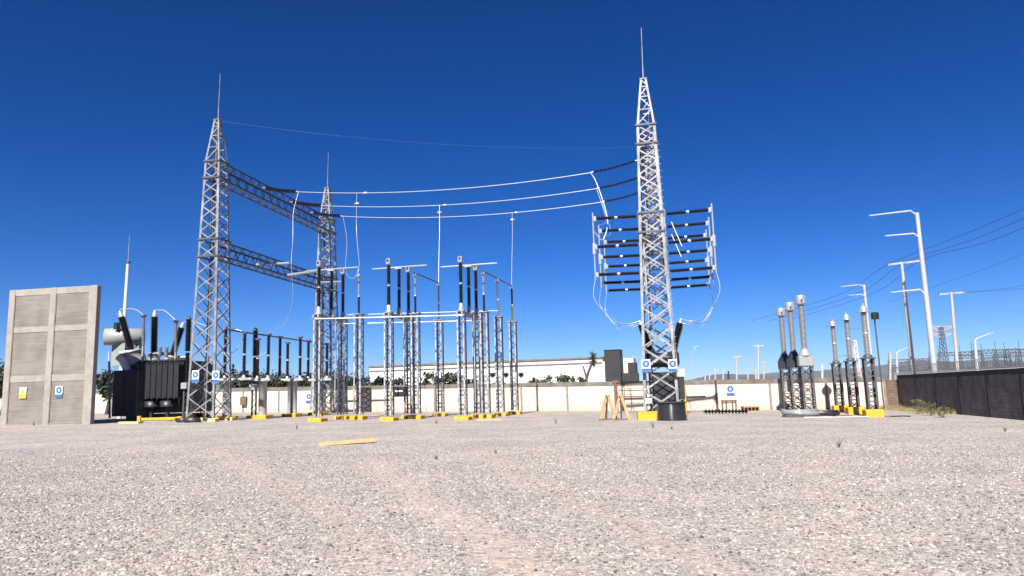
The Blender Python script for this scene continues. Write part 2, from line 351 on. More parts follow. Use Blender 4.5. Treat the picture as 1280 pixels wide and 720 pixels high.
def make_stones():
    # patch mesh in front of the camera with a density falling off along the tracks
    def edge(y): return .86*y+1.5
    ys = [4.2+.3*i for i in range(0, 70)]; vs = []; fs = []; dens = []; nx = 60
    for y in ys:
        for i in range(nx+1):
            x = -edge(y)+2*edge(y)*i/nx; vs.append((x, y, gz(x)))
            k = max(0, min(1, (25-y)/14)); dens.append((480*k**.8)*(1-.93*track_amount(x, y)))
    for j in range(len(ys)-1):
        for i in range(nx): fs.append((j*(nx+1)+i, j*(nx+1)+i+1, (j+1)*(nx+1)+i+1, (j+1)*(nx+1)+i))
    me = bpy.data.meshes.new('loose_stones'); me.from_pydata(vs, [], fs)
    a = me.attributes.new('dens', 'FLOAT', 'POINT'); a.data.foreach_set('value', dens)
    o = bpy.data.objects.new('loose_stones', me); COL.objects.link(o)
    tag(o, 'loose grey and pinkish crushed stones covering the near yard', 'gravel', kind='stuff')
    g = bpy.data.node_groups.new('scatter stones', 'GeometryNodeTree')
    g.interface.new_socket('Geometry', in_out='INPUT', socket_type='NodeSocketGeometry')
    g.interface.new_socket('Geometry', in_out='OUTPUT', socket_type='NodeSocketGeometry')
    N = g.nodes.new; L = g.links.new
    gi = N('NodeGroupInput'); go = N('NodeGroupOutput')
    dp = N('GeometryNodeDistributePointsOnFaces'); dp.distribute_method = 'RANDOM'; L(gi.outputs[0], dp.inputs['Mesh'])
    na = N('GeometryNodeInputNamedAttribute'); na.data_type = 'FLOAT'; na.inputs['Name'].default_value = 'dens'
    L(na.outputs['Attribute'], dp.inputs['Density'])
    jn = N('GeometryNodeJoinGeometry')
    for k in range(6):
        ic = N('GeometryNodeMeshIcoSphere'); ic.inputs['Radius'].default_value = 1; ic.inputs['Subdivisions'].default_value = 2
        pos = N('GeometryNodeInputPosition'); ad = N('ShaderNodeVectorMath'); ad.operation = 'ADD'; ad.inputs[1].default_value = (k*7.3, k*3.1, k*5.7); L(pos.outputs[0], ad.inputs[0])
        vo = N('ShaderNodeTexVoronoi'); vo.inputs['Scale'].default_value = .9; L(ad.outputs[0], vo.inputs['Vector'])
        mr = N('ShaderNodeMapRange'); mr.inputs['From Min'].default_value = 0; mr.inputs['From Max'].default_value = 1.0; mr.inputs['To Min'].default_value = 1.05; mr.inputs['To Max'].default_value = .5
        L(vo.outputs['Distance'], mr.inputs['Value'])
        sc = N('ShaderNodeVectorMath'); sc.operation = 'SCALE'; L(pos.outputs[0], sc.inputs[0]); L(mr.outputs[0], sc.inputs['Scale'])
        sh = N('ShaderNodeVectorMath'); sh.operation = 'MULTIPLY'; sh.inputs[1].default_value = (1.0, .72+.05*k, .6+.04*k); L(sc.outputs[0], sh.inputs[0])
        st = N('GeometryNodeSetPosition'); L(ic.outputs[0], st.inputs['Geometry']); L(sh.outputs[0], st.inputs['Position'])
        ss = N('GeometryNodeSetShadeSmooth'); ss.inputs['Shade Smooth'].default_value = False; L(st.outputs[0], ss.inputs[0])
        sm = N('GeometryNodeSetMaterial'); sm.inputs['Material'].default_value = STONE; L(ss.outputs[0], sm.inputs[0])
        g2i = N('GeometryNodeGeometryToInstance'); L(sm.outputs[0], g2i.inputs[0]); L(g2i.outputs[0], jn.inputs[0])
    ip = N('GeometryNodeInstanceOnPoints'); L(dp.outputs['Points'], ip.inputs['Points']); L(jn.outputs[0], ip.inputs['Instance'])
    ip.inputs['Pick Instance'].default_value = True
    rv = N('FunctionNodeRandomValue'); rv.data_type = 'FLOAT_VECTOR'; rv.inputs[0].default_value = (-.5, -.5, 0); rv.inputs[1].default_value = (.5, .5, 6.283)
    L(rv.outputs[0], ip.inputs['Rotation'])
    rs = N('FunctionNodeRandomValue'); rs.data_type = 'FLOAT'; rs.inputs[2].default_value = 0.0; rs.inputs[3].default_value = 1.0
    pw = N('ShaderNodeMath'); pw.operation = 'POWER'; pw.inputs[1].default_value = 2.4; L(rs.outputs[1], pw.inputs[0])
    ma = N('ShaderNodeMath'); ma.operation = 'MULTIPLY_ADD'; ma.inputs[1].default_value = .022; ma.inputs[2].default_value = .0125; L(pw.outputs[0], ma.inputs[0])
    L(ma.outputs[0], ip.inputs['Scale'])
    L(ip.outputs[0], go.inputs[0])
    md = o.modifiers.new('scatter', 'NODES'); md.node_group = g
make_stones()

# ------------------------------------------------------------------ mountains
def mountains():
    ridge = [(835, 478), (868, 474), (885, 469.5), (905, 467), (930, 468.5), (955, 467), (975, 465.5), (1000, 466), (1030, 462.5), (1055, 460), (1075, 459.5), (1095, 457), (1115, 455), (1135, 451.5), (1150, 450), (1170, 450.5), (1190, 452), (1215, 452), (1250, 450), (1290, 452), (1400, 455), (1600, 462)]
    pts = []
    for (x0, y0), (x1, y1) in zip(ridge, ridge[1:]):
        for k in range(6): pts.append((x0+(x1-x0)*k/6, y0+(y1-y0)*k/6+rnd.uniform(-.5, .5)))
    mb = MB(); vs = []
    nrow = 7
    for px, py in pts:
        p = at(px, py, 5200)
        for j in range(nrow):
            k = j/(nrow-1); ph = px*.05
            vs.append((p.x*(1-.16*(1-k))+rnd.uniform(-15, 15), 5200-900*(1-k)+120*math.sin(ph+3*k)*(1-k), p.z*k**1.15+(1-k)*(-30)+rnd.uniform(-6, 6)*(k < 1)))
        vs.append((p.x*1.1, 6200, -20))
    r = nrow+1
    fs = [(i*r+j, (i+1)*r+j, (i+1)*r+j+1, i*r+j+1) for i in range(len(pts)-1) for j in range(nrow)]
    mb.add(vs, fs, True)
    m = mat('dry scrub hillside', (.12, .10, .085), .95, 0, .35, .004, spec=.1)
    struct(mb.build('mountains', m))
mountains()

# ------------------------------------------------------------------ perimeter walls
CORNER = Vector((28.3, 53.6, 0)); WANG = R(-17)
WU = rotz(Vector((1, 0, 0)), WANG)
def back_wall():
    Ltot = 96.0; o = CORNER - WU*Ltot; t = thing('perimeter_wall', 'long cream rendered wall with grey concrete cap behind the whole yard', 'wall', (o.x, o.y, 0), WANG)
    def g(s): p = o+WU*s; return gz(p.x)
    gap0, bay = Ltot-1.0, 4.0; H = 2.03
    n = int(gap0/bay)
    pan = MB(); cap = MB()
    def slab(mb, s0, s1, y0, y1, z0, z1):
        vs = [(s0, y0, g(s0)+z0), (s1, y0, g(s1)+z0), (s1, y1, g(s1)+z0), (s0, y1, g(s0)+z0), (s0, y0, g(s0)+z1), (s1, y0, g(s1)+z1), (s1, y1, g(s1)+z1), (s0, y1, g(s0)+z1)]
        mb.add(vs, [(3, 2, 1, 0), (4, 5, 6, 7), (0, 1, 5, 4), (1, 2, 6, 5), (2, 3, 7, 6), (3, 0, 4, 7)])
    s0 = gap0-n*bay
    for i in range(n):
        a = s0+i*bay; b = a+bay
        slab(pan, a, b, -.07, .07, -.2, H); slab(cap, a, b, -.11, .11, H+.002, H+.33)
    t_ = CREAM.node_tree; N = t_.nodes.new; L = t_.links.new; b = t_.nodes['Principled BSDF']
    src = b.inputs['Base Color'].links[0].from_socket
    tc = N('ShaderNodeTexCoord'); sp = N('ShaderNodeSeparateXYZ'); L(tc.outputs['Object'], sp.inputs[0])
    m1 = N('ShaderNodeMath'); m1.operation = 'MULTIPLY_ADD'; m1.inputs[1].default_value = .014*WU.x; m1.inputs[2].default_value = .014*o.x; L(sp.outputs[0], m1.inputs[0])
    m2 = N('ShaderNodeMath'); m2.operation = 'ADD'; L(m1.outputs[0], m2.inputs[0]); L(sp.outputs[2], m2.inputs[1])      # height above the gravel
    nz = N('ShaderNodeTexNoise'); nz.inputs['Scale'].default_value = 1.4; nz.inputs['Detail'].default_value = 7; L(tc.outputs['Object'], nz.inputs['Vector'])
    m3 = N('ShaderNodeMath'); m3.operation = 'MULTIPLY_ADD'; m3.inputs[1].default_value = -1.1; L(nz.outputs[0], m3.inputs[0]); L(m2.outputs[0], m3.inputs[2])
    mr = N('ShaderNodeMapRange'); mr.inputs['From Min'].default_value = -.55; mr.inputs['From Max'].default_value = .1; mr.inputs['To Min'].default_value = .38; mr.inputs['To Max'].default_value = 0; L(m3.outputs[0], mr.inputs['Value'])
    mx = N('ShaderNodeMix'); mx.data_type = 'RGBA'; L(mr.outputs[0], mx.inputs['Factor']); L(src, mx.inputs['A']); mx.inputs['B'].default_value = (.30, .20, .14, 1)
    L(mx.outputs['Result'], b.inputs['Base Color'])
    pan.build('panel', CREAM, t); cap.build('cap', CAPM, t)
    for i in range(n+1):
        s = s0+i*bay; mb = MB(); slab(mb, s-.09, s+.09, -.10, .10, -.2, H-.004)
        mb.build('post', POSTM, t)
    br = MB(); slab(br, gap0+.1, Ltot-.16, -.07, .07, -.2, H+.1); br.build('end_panel', BBLOCK, t, label='brown block panel at the end of the wall')  # brown block panel closing the right end of the wall
    return t, o, g
WALL, WO, WG = back_wall()
def on_wall(px, py, off=.12):              # point on the front of the back wall
    d = ray(px, py); nrm = Vector((-WU.y, WU.x, 0)); c = CORNER - nrm*off - CAM
    k = (c.x*nrm.x+c.y*nrm.y)/(d.x*nrm.x+d.y*nrm.y); return CAM+d*k
DW = Vector((24.1, 34.0, 0))-CORNER; DW.z = 0; DWL = 46.0; DA = math.atan2(DW.y, DW.x); DU = DW.normalized()
def side_wall():
    t = thing('block_wall', 'dark grey block wall running along the right edge of the yard', 'wall', (CORNER.x, CORNER.y, 0), DA)
    def g(s): p = CORNER+DU*s; return gz(p.x)
    H = 2.2; n = 12; bay = 3.85
    pan = MB(); cap = MB()
    for i in range(n):
        a, b = i*bay, (i+1)*bay
        pan.box(((a+b)/2, 0, g(a)+H/2-.1), (bay-.2, .15, H+.2)); cap.box(((a+b)/2, 0, g(a)+H+.142), (bay, .22, .28))
    pan.build('panel', DBLOCK, t); cap.build('cap', CAPD, t)
    for i in range(n+1):
        MB().box((i*bay, 0, g(i*bay)+H/2-.1), (.2, .24, H+.195)).build('post', CAPD, t)
CAPD = mat('dark weathered concrete', (.055, .048, .045), .9, 0, .3, 2, .4, 20, spec=.2)
side_wall()
def razor():
    pts = []; H = 2.5
    for i in range(0, 1500):
        s = -1+i*.025; a = i*2*math.pi/12; p = CORNER+DU*s
        pts.append((p.x+.28*math.cos(a)+.02, p.y, gz(p.x)+H+.30+.28*math.sin(a)))
    o = MB().tube(pts, .011, 4).build('razor_wire', STEEL2, None, pts[0]); tag(o, 'coiled razor wire along the top of the dark block wall', 'razor wire')
razor()

# ------------------------------------------------------------------ things fixed to or standing by the back wall
def sign(name, p, w_, h_, rz, label, yellow=False):
    t = thing(name, label, 'sign', p, rz)
    MB().box((0, 0, 0), (w_, .012, h_)).build('plate', SIGNW, t)
    if yellow:
        MB().box((0, -.009, -h_*.31), (w_*.98, .004, h_*.36)).build('band', SIGNY, t)
        m = MB(); m.add([(-w_*.36, -.010, -h_*.08), (w_*.36, -.010, -h_*.08), (0, -.010, h_*.42), (-w_*.36, -.007, -h_*.08), (w_*.36, -.007, -h_*.08), (0, -.007, h_*.42)], [(0, 1, 2), (5, 4, 3), (0, 3, 4, 1), (1, 4, 5, 2), (2, 5, 3, 0)])
        m.build('warning_triangle', SIGNY, t)
        return t
    r_ = w_*.40
    MB().lathe([(r_, 0), (r_, .004)], (0, -.0065, h_*.14), (0, -1, 0), 20, False).build('blue_disc', BLUE, t)
    hd = MB(); hd.lathe([(r_*.32, 0), (r_*.32, .004)], (0, -.011, h_*.14-r_*.12), (0, -1, 0), 14, False)
    hd.box((0, -.0135, h_*.14+r_*.30), (r_*.7, .004, r_*.13)); hd.build('pictogram', SIGNW, t)
    MB().box((0, -.009, -h_*.36), (w_*.98, .004, h_*.25)).build('band', BLUE, t)
    return t
p = on_wall(386, 497.5); sign('safety_sign', p, .62, .95, WANG, 'blue and white sign on the cream wall left of the bus structures')
p = on_wall(913, 488); sign('safety_sign', p, .62, .8, WANG, 'blue and white sign on the cream wall above the low bench')
def wall_box():
    p = on_wall(304.5, 501, .25); t = thing('junction_box', 'small brown grey junction box on the cream wall beside a steel cylinder column', 'box', p, WANG)
    MB().box((0, 0, 0), (.62, .26, .8)).build('case', CAPM, t); MB().box((0, -.145, .0), (.5, .02, .66)).build('door', WOODD, t)
wall_box()
def wall_shadow_line():  # dark rods added in place of shadow lines on the wall
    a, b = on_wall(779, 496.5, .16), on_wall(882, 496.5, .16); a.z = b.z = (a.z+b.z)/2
    o = MB().tube([a, a.lerp(b, .5), b], .05, 8).build('wall_shadow_line', CAPM, None, a); tag(o, 'dark rod standing for a shadow line along the cream wall behind the right tower', 'pipe')
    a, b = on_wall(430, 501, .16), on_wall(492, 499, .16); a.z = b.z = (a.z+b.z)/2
    o = MB().tube([a, a.lerp(b, .5), b], .05, 8).build('wall_shadow_line', CAPM, None, a); tag(o, 'short dark rod standing for a shadow line on the cream wall behind the bus structures', 'pipe')
wall_shadow_line()
def rust_frame():
    p = on_wall(788, 515, .35); p.z = gz(p.x); t = thing('pipe_frame', 'thin rusty pipe frame leaning on the cream wall left of the right tower', 'frame', p, WANG)
    m = MB()
    for x in (-.45, .1): m.bar((x, 0, 0), (x, .2, 2.15), .04)
    m.build('upright', RUST, t); m2 = MB()
    for z in (.6, 1.3, 1.75): m2.bar((-.9, .2*z/2.15-.03, z), (1.25, .2*z/2.15-.03, z), .035)
    m2.build('rail', RUST, t)
    p = on_wall(771, 514, .4); p.z = gz(p.x)
    t = thing('rusty_post', 'brown rusty post standing against the cream wall behind the timber trestles', 'post', p, WANG)
    MB().bar((0, 0, 0), (0, .05, 2.4), .22, .12).build('shaft', RUST, t); MB().box((0, .05, 2.43), (.5, .1, .06)).build('top_plate', RUST, t)
rust_frame()
def cabinet_dark():     # lattice gate leaf against the wall
    p = on_wall(455.5, 516, .3); p.z = gz(p.x); t = thing('steel_gate', 'dark brown steel gate leaf with crossed bars in the cream wall', 'gate', p, WANG)
    W, H = 1.15, 2.2
    MB().box((0, .06, H/2), (W-.08, .03, H-.06)).build('sheet', GATEM, t)
    f = MB()
    for x in (-W/2, W/2): f.bar((x, 0, 0), (x, 0, H), .09)
    for z in (.05, H-.05): f.bar((-W/2, 0, z), (W/2, 0, z), .088)
    f.build('gate_frame', BLACKM, t)
    d = MB()
    for i in range(4):
        z0 = .08+i*.51; d.bar((-W/2, -.01, z0), (W/2, -.01, z0+.51), .04); d.bar((W/2, -.03, z0), (-W/2, -.03, z0+.51), .04)
    d.build('bracing', BLACKM, t)
cabinet_dark()

# ------------------------------------------------------------------ lattice builders (local coordinates, z up)
def lattice_legs(w0, w1, z0, z1, size, c=(0, 0)):
    out = []
    for sx, sy in ((-1, -1), (1, -1), (1, 1), (-1, 1)):
        a = (c[0]+sx*w0/2, c[1]+sy*w0/2, z0); b = (c[0]+sx*w1/2, c[1]+sy*w1/2, z1)
        out.append(MB().ell(a, b, (-sx, 0, 0), (0, -sy, 0), size, max(.012, size*.1)))
    return out
def lattice_web(mb, w0, w1, z0, z1, n, size, c=(0, 0), cross=True, hor=True, off=.0):
    def W(z): return w0+(w1-w0)*(z-z0)/(z1-z0)
    # panel heights shrink with the width
    zs = [z0]; ws = []
    for i in range(n): ws.append(W(z0+(z1-z0)*(i+.5)/n))
    tot = sum(ws); z = z0
    for x in ws: z += (z1-z0)*x/tot; zs.append(z)
    zs[-1] = z1
    for f in range(4):
        for i in range(n):
            a, b = zs[i], zs[i+1]; ha, hb = W(a)/2-.01, W(b)/2-.01
            def P(k, h, z):
                u = k*h
                return [(u, -h, z), (h, u, z), (-u, h, z), (-h, -u, z)][f]
            def q(k, h, z, e): x = P(k, h, z); d = [(0, -e, 0), (e, 0, 0), (0, e, 0), (-e, 0, 0)][f]; return (c[0]+x[0]+d[0], c[1]+x[1]+d[1], x[2])
            nrm = [(0, -1, 0), (1, 0, 0), (0, 1, 0), (-1, 0, 0)][f]
            s1, s2 = (1, -1) if (i+f) % 2 else (-1, 1)
            mb.bar(q(s1, ha, a, .004), q(s2, hb, b, .004), .012, size, nrm) if False else mb.bar(q(s1, ha, a, .006), q(s2, hb, b, .006), size, .012, nrm)
            if cross: mb.bar(q(s2, ha, a, -.016), q(s1, hb, b, -.016), size, .012, nrm)
            if cross and w0 > 1.5 and i:
                for k_ in (-1, 1):
                    g0 = q(k_*(1-.09/ha), ha, a-.13, .013); g1 = q(k_*(1-.09/ha), ha, a+.13, .013); mb.bar(g0, g1, .17, .01, nrm)
            if hor and i: mb.bar(q(-1, ha, a, -.03), q(1, ha, a, -.03), size, .012, nrm)
    return zs
def tower(parent, c, gzl, st, H=20.9, w0=2.05, w1=1.12, zw=17.8, wt=.40, npan=17):
    t = bpy.data.objects.new('tower', None); COL.objects.link(t); t.parent = parent; t.location = (c[0], c[1], gzl)
    for m in lattice_legs(w0, w1, .25, zw, .145): m.build('leg', st, t)
    web = MB(); lattice_web(web, w0, w1, .3, zw, npan, .078, hor=False); web.build('bracing', st, t)
    pk = MB()
    for m in lattice_legs(w1, wt, zw, H, .12): pk.v, pk.f, pk.smooth = pk.v+m.v, pk.f+[tuple(i+len(pk.v) for i in f) for f in m.f], pk.smooth+m.smooth
    lattice_web(pk, w1, wt, zw, H, 4, .07, cross=False, hor=True)
    pk.box((0, 0, H+.03), (wt+.06, wt+.06, .06)); pk.build('peak', st, t)
    for z in (zw, 16.6, 12.25, 11.05):
        fl = MB()
        ww = w0+(w1-w0)*(z-.25)/(zw-.25)+.05
        for k in (-1, 1):
            fl.bar((-ww/2-.06, k*ww/2, z), (ww/2+.06, k*ww/2, z), .11, .11); fl.bar((k*ww/2, -ww/2, z+.006), (k*ww/2, ww/2, z+.006), .09, .098)
        fl.build('belt', STEEL2, t)
    MB().tube([(0, 0, H), (0, 0, H+.6), (.05, 0, H+3.5)], [.045, .035, .015], 8).build('lightning_rod', st, t)
    for sx in (-1, 1):
        for sy in (-1, 1):
            MB().box((sx*w0/2-sx*.05, sy*w0/2-sy*.05, .03), (.55, .55, .36), 0, .04).build('footing', YELLOWW, t)
    lad = MB()
    for i in range(34):
        z = 2.6+i*.42; ww = (w0+(w1-w0)*(z-.25)/(zw-.25))/2; lad.bar((ww, -ww+.03*(i % 2), z), (ww+.16, -ww+.03*(i % 2), z+.02), .02)
    lad.bar((w0/2+.01, -w0/2, 2.4), (w1/2+.01, -w1/2, zw), .02)
    lad.build('climbing_ladder', st, t)
    return t
def truss(parent, name, y0, y1, z0, z1, wx0, n, size, m=STEEL2, x=0, lz0=0, lz1=0):
    t = MB(); h = wx0/2
    def e(k): return y0+(y1-y0)*k/n
    def dz(k): return lz0+(lz1-lz0)*k/n
    for sx in (-1, 1):
        for z, sz in ((z0, 1), (z1, -1)):
            t.ell((x+sx*h, y0, z+lz0), (x+sx*h, y1, z+lz1), (-sx, 0, 0), (0, 0, sz), .12, .014)
    for k in range(n):
        a, b = e(k), e(k+1); mid = (a+b)/2
        for sx in (-1, 1):
            X = x+sx*(h-.012)
            t.bar((X, a, z0+dz(k)+.03), (X, mid, z1+dz(k)-.03), .012, size, (0, 1, 0)); t.bar((X+sx*.016, mid, z1+dz(k)-.03), (X+sx*.016, b, z0+dz(k+1)+.03), .012, size, (0, 1, 0))
        for z in (z0+.02, z1-.02):
            s_ = 1 if k % 2 else -1
            t.bar((x-s_*h, a, z+dz(k)), (x+s_*h, b, z+dz(k+1)), size, .012); t.bar((x-h, a, z+dz(k)+.02), (x+h, a, z+dz(k)+.02), size, .012)
    return t.build(name, m, parent)

# left gantry: near tower, far tower, two cross trusses
T1 = G(261, 48.6); T2 = G(407, 66.0)
GA = -math.atan2(T2.x-T1.x, T2.y-T1.y); GL = math.hypot(T2.x-T1.x, T2.y-T1.y)
gan = thing('lattice_gantry', 'galvanised lattice gantry on the left with two towers and two cross trusses', 'gantry', (T1.x, T1.y, T1.z), GA)
tower(gan, (0, 0), 0, STEELT); tower(gan, (0, GL), T2.z-T1.z, STEELT)
truss(gan, 'crossbeam', .6, GL-.6, 16.5, 17.8, 1.1, 14, .085); truss(gan, 'crossbeam', .75, GL-.75, 11.1, 12.2, 1.2, 14, .085)
# right gantry seen end on
T3 = G(828, 42.9); T4d = Vector((2.75, 12.6, 0)); GA3 = -math.atan2(T4d.x, T4d.y); GL3 = T4d.length
gan3 = thing('lattice_gantry', 'tall lattice gantry right of centre seen end on with switch arms on both sides', 'gantry', T3, GA3)
tower(gan3, (0, 0), 0, STEELM); tower(gan3, (0, GL3), gz(T3.x+T4d.x)-gz(T3.x), STEELT)
truss(gan3, 'crossbeam', .6, GL3-.6, 16.5, 17.8, 1.1, 12, .085); truss(gan3, 'crossbeam', .75, GL3-.75, 11.1, 12.2, 1.2, 12, .085)
def loc(base, ang, p): return Vector(base)+rotz(Vector(p), ang)

# ------------------------------------------------------------------ strain insulators, conductors, jumpers
NTH = ['nearest', 'middle', 'farthest']
def strain(a, b, label, group, sag=.0):
    a, b = Vector(a), Vector(b); L = (b-a).length; d = (b-a).normalized()
    t = thing('insulator_string', label, 'insulator', a, 0, group)
    m = MB(); n = int((L-.52)/.185); P = lambda k: d*(.3+(L-.52)*k)-Vector((0, 0, sag*4*k*(1-k)))
    for i in range(n):
        p0, p1 = P(i/n), P((i+1)/n); q = p1-p0; l = q.length
        m.lathe([(.03, 0), (.05, l*.1), (.06, l*.28), (.165, l*.50), (.165, l*.60), (.05, l*.66), (.028, l*.7), (.028, l)], p0, q, 12)
    m.build('discs', PORC, t)
    MB().tube([Vector(), d*.3], .035, 6).build('fitting', ALU, t); MB().tube([d*(L-.22), d*L], .06, 8).build('fitting', ALU, t)
ends = []
for i, (tl, tr) in enumerate(((5.0, 3.2), (9.3, 7.2), (13.0, 11.2))):
    A = loc(T1, GA, (.62, tl, 17.35)); B = loc(T3, GA3, (-.6, tr, 16.8)); d = (B-A).normalized()
    sd = d - Vector((0, 0, .17)); e0 = A+sd.normalized()*3.2; sd2 = -d - Vector((0, 0, .2)); e1 = B+sd2.normalized()*3.35
    strain(A, e0, f'dark disc string at the left end of the {["upper", "middle", "lower"][i]} conductor', 'strain insulators on the left truss', .06)
    strain(B, e1, f'dark disc string joining the {["upper", "middle", "lower"][i]} conductor to the right tower', 'strain insulators on the right truss', .07)
    wire('conductor', cat_curve(e0, e1, .55, 40), .027, WIREM, f'{["upper", "middle", "lower"][i]} of the three bright conductors spanning between the two gantries', 'cable', 'conductors between the gantries')
    ends.append((e0, e1))
def clamp(p, label):
    o = MB().lathe([(.025, -.2), (.06, -.12), (.075, 0), (.06, .12), (.025, .2)], p, (1, 0, .1), 10).build('wire_clamp', ALU, None, p); tag(o, label, 'clamp')
# shield wires (thin)
pk = lambda base, ang, y, z=20.9: loc(base, ang, (0, y, z))
wire('shield_wire', cat_curve(pk(T1, GA, 0), pk(T3, GA3, GL3), .8, 30), .0035, CABLE, 'thin shield wire from the left tower peak across to the right', 'cable')

# ------------------------------------------------------------------ disconnect switch groups
def column_part(parent, name, x, y, z1, w_=.5, leg=.09, n=14, pads='two', m=STEEL, pm=YELLOW):
    c = bpy.data.objects.new(name, None); COL.objects.link(c); c.parent = parent; c.location = (x, y, 0)
    for b in lattice_legs(w_, w_, .3, z1, leg): b.build('leg', m, c)
    web = MB(); lattice_web(web, w_, w_, .35, z1-.02, n, .045, cross=False, hor=False); web.build('bracing', STEEL2, c)  # darker steel than the legs paints in the shade on the bracing
    MB().box((0, 0, z1+.012), (w_+.16, w_+.16, .04)).build('top_plate', m, c)
    if pads == 'one': MB().box((0, 0, .03), (.94, .9, .38), 0, .04).build('footing', pm, c)
    else:
        for s in (-1, 1): MB().box((s*.28, 0, .03), (.36, .8, .38), 0, .04).build('footing', pm, c)
    return c
def ins_part(parent, x, y, z0, z1, m=PORC, r0=.085, r1=.14, joint=.5, name='insulator'):
    L = z1-z0; h = L*joint
    a = MB().lathe(sheds(r0, r1, h-.06, .085), (x, y, z0), (0, 0, 1), 12); 
    a.lathe(sheds(r0, r1, L-h-.06, .085), (x, y, z0+h+.06), (0, 0, 1), 12)
    o = a.build(name, m, parent)
    f = MB().lathe([(.10, 0), (.10, .05), (.07, .06), (.07, .08), (.10, .09), (.10, .14)], (x, y, z0+h-.07), (0, 0, 1), 10); f.build('flange', STEEL, o)
    return o
def switch():
    t = thing('disconnect_switch', '', 'disconnect switch', (0, 0, 0), YAW, 'three pole disconnect switches on lattice columns')
    column_part(t, 'column', 0, 0, 6.45, .48, .09, 14, 'one'); column_part(t, 'column', 0, 3.25, 6.45, .5)
    b = MB()
    for s in (-.16, .16): b.box((s, 1.62, 6.58), (.09, 4.0, .18))
    for y in (0, 1.65, 3.25): b.box((0, y, 6.69), (.5, .34, .05))
    b.build('base_beam', STEEL, t)
    for k, y in enumerate((0, 1.65, 3.25)):
        fb = MB().lathe([(.20, 0), (.20, .1), (.14, .16), (.15, .4), (.11, .46)], (0, y, 6.715), (0, 0, 1), 12).build('bearing', ALU if k != 1 else STEEL, t)
        ins_part(t, 0, y, 7.17, 9.72)
        if k != 1:
            hd = MB().box((0, y, 9.97), (.30, .34, .36), 0, .05); hd.box((0, y, 9.755), (.2, .2, .07)); h = hd.build('contact_head', ALU, t)
            MB().box((.0, y-.176, 9.99), (.13, .012, .17)).build('contact_slot', BLACKM, h)
    bl = MB().tube([(-1.75, 1.65, 9.86), (1.75, 1.65, 9.86)], .05, 10); bl.tube([(-1.9, 1.65, 9.86), (-1.6, 1.65, 9.86)], .04, 8); bl.tube([(1.6, 1.65, 9.86), (1.95, 1.65, 9.86)], .04, 8)
    bl = bl.build('blade', ALU, t); MB().box((0, 1.65, 9.80), (.55, .3, .16), 0, .04).build('hub', STEEL, bl)
    MB().tube([(.3, 1.65, 6.6), (.3, 1.65, 1.1)], .03, 8).build('operating_rod', STEEL, t)
    return t
GR = {'L': G(397, 45.4), 'M': G(486.5, 45.0), 'R': G(579, 44.6)}
sw = switch(); sw.location = GR['L']; sw['label'] = 'disconnect switch on lattice columns overlapping the far left tower'
swM = dup(sw, GR['M'], YAW, 'disconnect switch with a dark mechanism box low on its lattice columns'); swR = dup(sw, GR['R'], YAW, 'rightmost disconnect switch with its blade standing above the row')
swM['group'] = swR['group'] = sw['group']
mbx = MB().box((.25, 1.2, 1.75), (.75, .5, .62), 0, .03).build('mechanism_box', BLACKM, swM)
MB().box((.25, .945, 1.80), (.5, .012, .09)).build('nameplate', SIGNW, mbx)
def post(greytop=True, lower=PORC, upper=GREYPORC):
    t = thing('bus_support', '', 'bus support', (0, 0, 0), YAW, 'single post bus supports on lattice columns')
    column_part(t, 'column', 0, 0, 6.85, .5, .09, 15)
    MB().lathe(sheds(.055, .095, 1.12, .07), (0, 0, 6.92), (0, 0, 1), 10).build('lower_insulator', lower, t)
    MB().lathe([(.085, 0), (.085, .05), (.06, .06), (.06, .09), (.085, .1), (.085, .15)], (0, 0, 8.04), (0, 0, 1), 10).build('flange', ALU, t)
    MB().lathe(sheds(.055, .095, 1.2, .07), (0, 0, 8.19), (0, 0, 1), 10).build('upper_insulator', upper, t)
    c = MB().box((0, 0, 9.43), (.2, .3, .08)); c.lathe([(.1, 0), (.1, .12)], (0, 0, 9.47), (0, 0, 1), 8); c.build('clamp', ALU, t)
    return t
p1 = post(); p1.location = GR['R']+rotz(Vector((.65, 2.85, 0)), YAW); p1['label'] = 'bus support with grey upper insulator just right of the rightmost switch'
p2 = post(lower=OLIVEPORC, upper=PORC); p2.location = G(644, 54); p2['label'] = 'rightmost bus support with dark over olive insulator before the white warehouse'
posts = {}
p3 = post(lower=GREYPOLY, upper=GREYPOLY); p3.location = G(626, 50.3); p3['label'] = 'slim grey bus support between its two neighbours in the right row'
p4 = dup(p1, GR['M']+rotz(Vector((.65, 2.85, 0)), YAW), YAW, 'bus support with grey upper insulator beside the switch with mechanism box')
p5 = dup(p3, G(550.5, 52), YAW, 'lone bus support with a vertical dropper between the two switch rows')
p6 = dup(p1, GR['L']+rotz(Vector((1.5, 2.6, 0)), YAW), YAW, 'bus support with grey upper insulator right of the far left tower')
TOPZ = Vector((0, 0, 9.6))
def tube_between(a, b, label, ext=.35, r=.045, name='bus_tube', m=STEEL2, group=None):
    d = (b-a).normalized(); return wire(name, [a-d*ext, a.lerp(b, .5), b+d*ext], r, m, label, 'bus tube', group, 10)
tube_between(Vector(p1.location)+TOPZ, Vector(p2.location)+TOPZ, 'sloping bus tube along the tops of the right row of supports')
tube_between(Vector(p4.location)+TOPZ, Vector(p5.location)+TOPZ, 'bus tube joining two supports right of the mechanism box switch')
tube_between(at(399, 353, 49), at(425, 352, 48.3), 'short bright tube beside the switch at the far left tower', .1, .05, 'bus_tube', ALU)
def rail(a, b, r, label): return wire('operating_pipe', [a, a.lerp(b, .33), a.lerp(b, .66), b], r, WHITEP, label, 'pipe', 'white pipes linking the switches', 10)
def gl(k, p): return GR[k]+rotz(Vector(p), YAW)
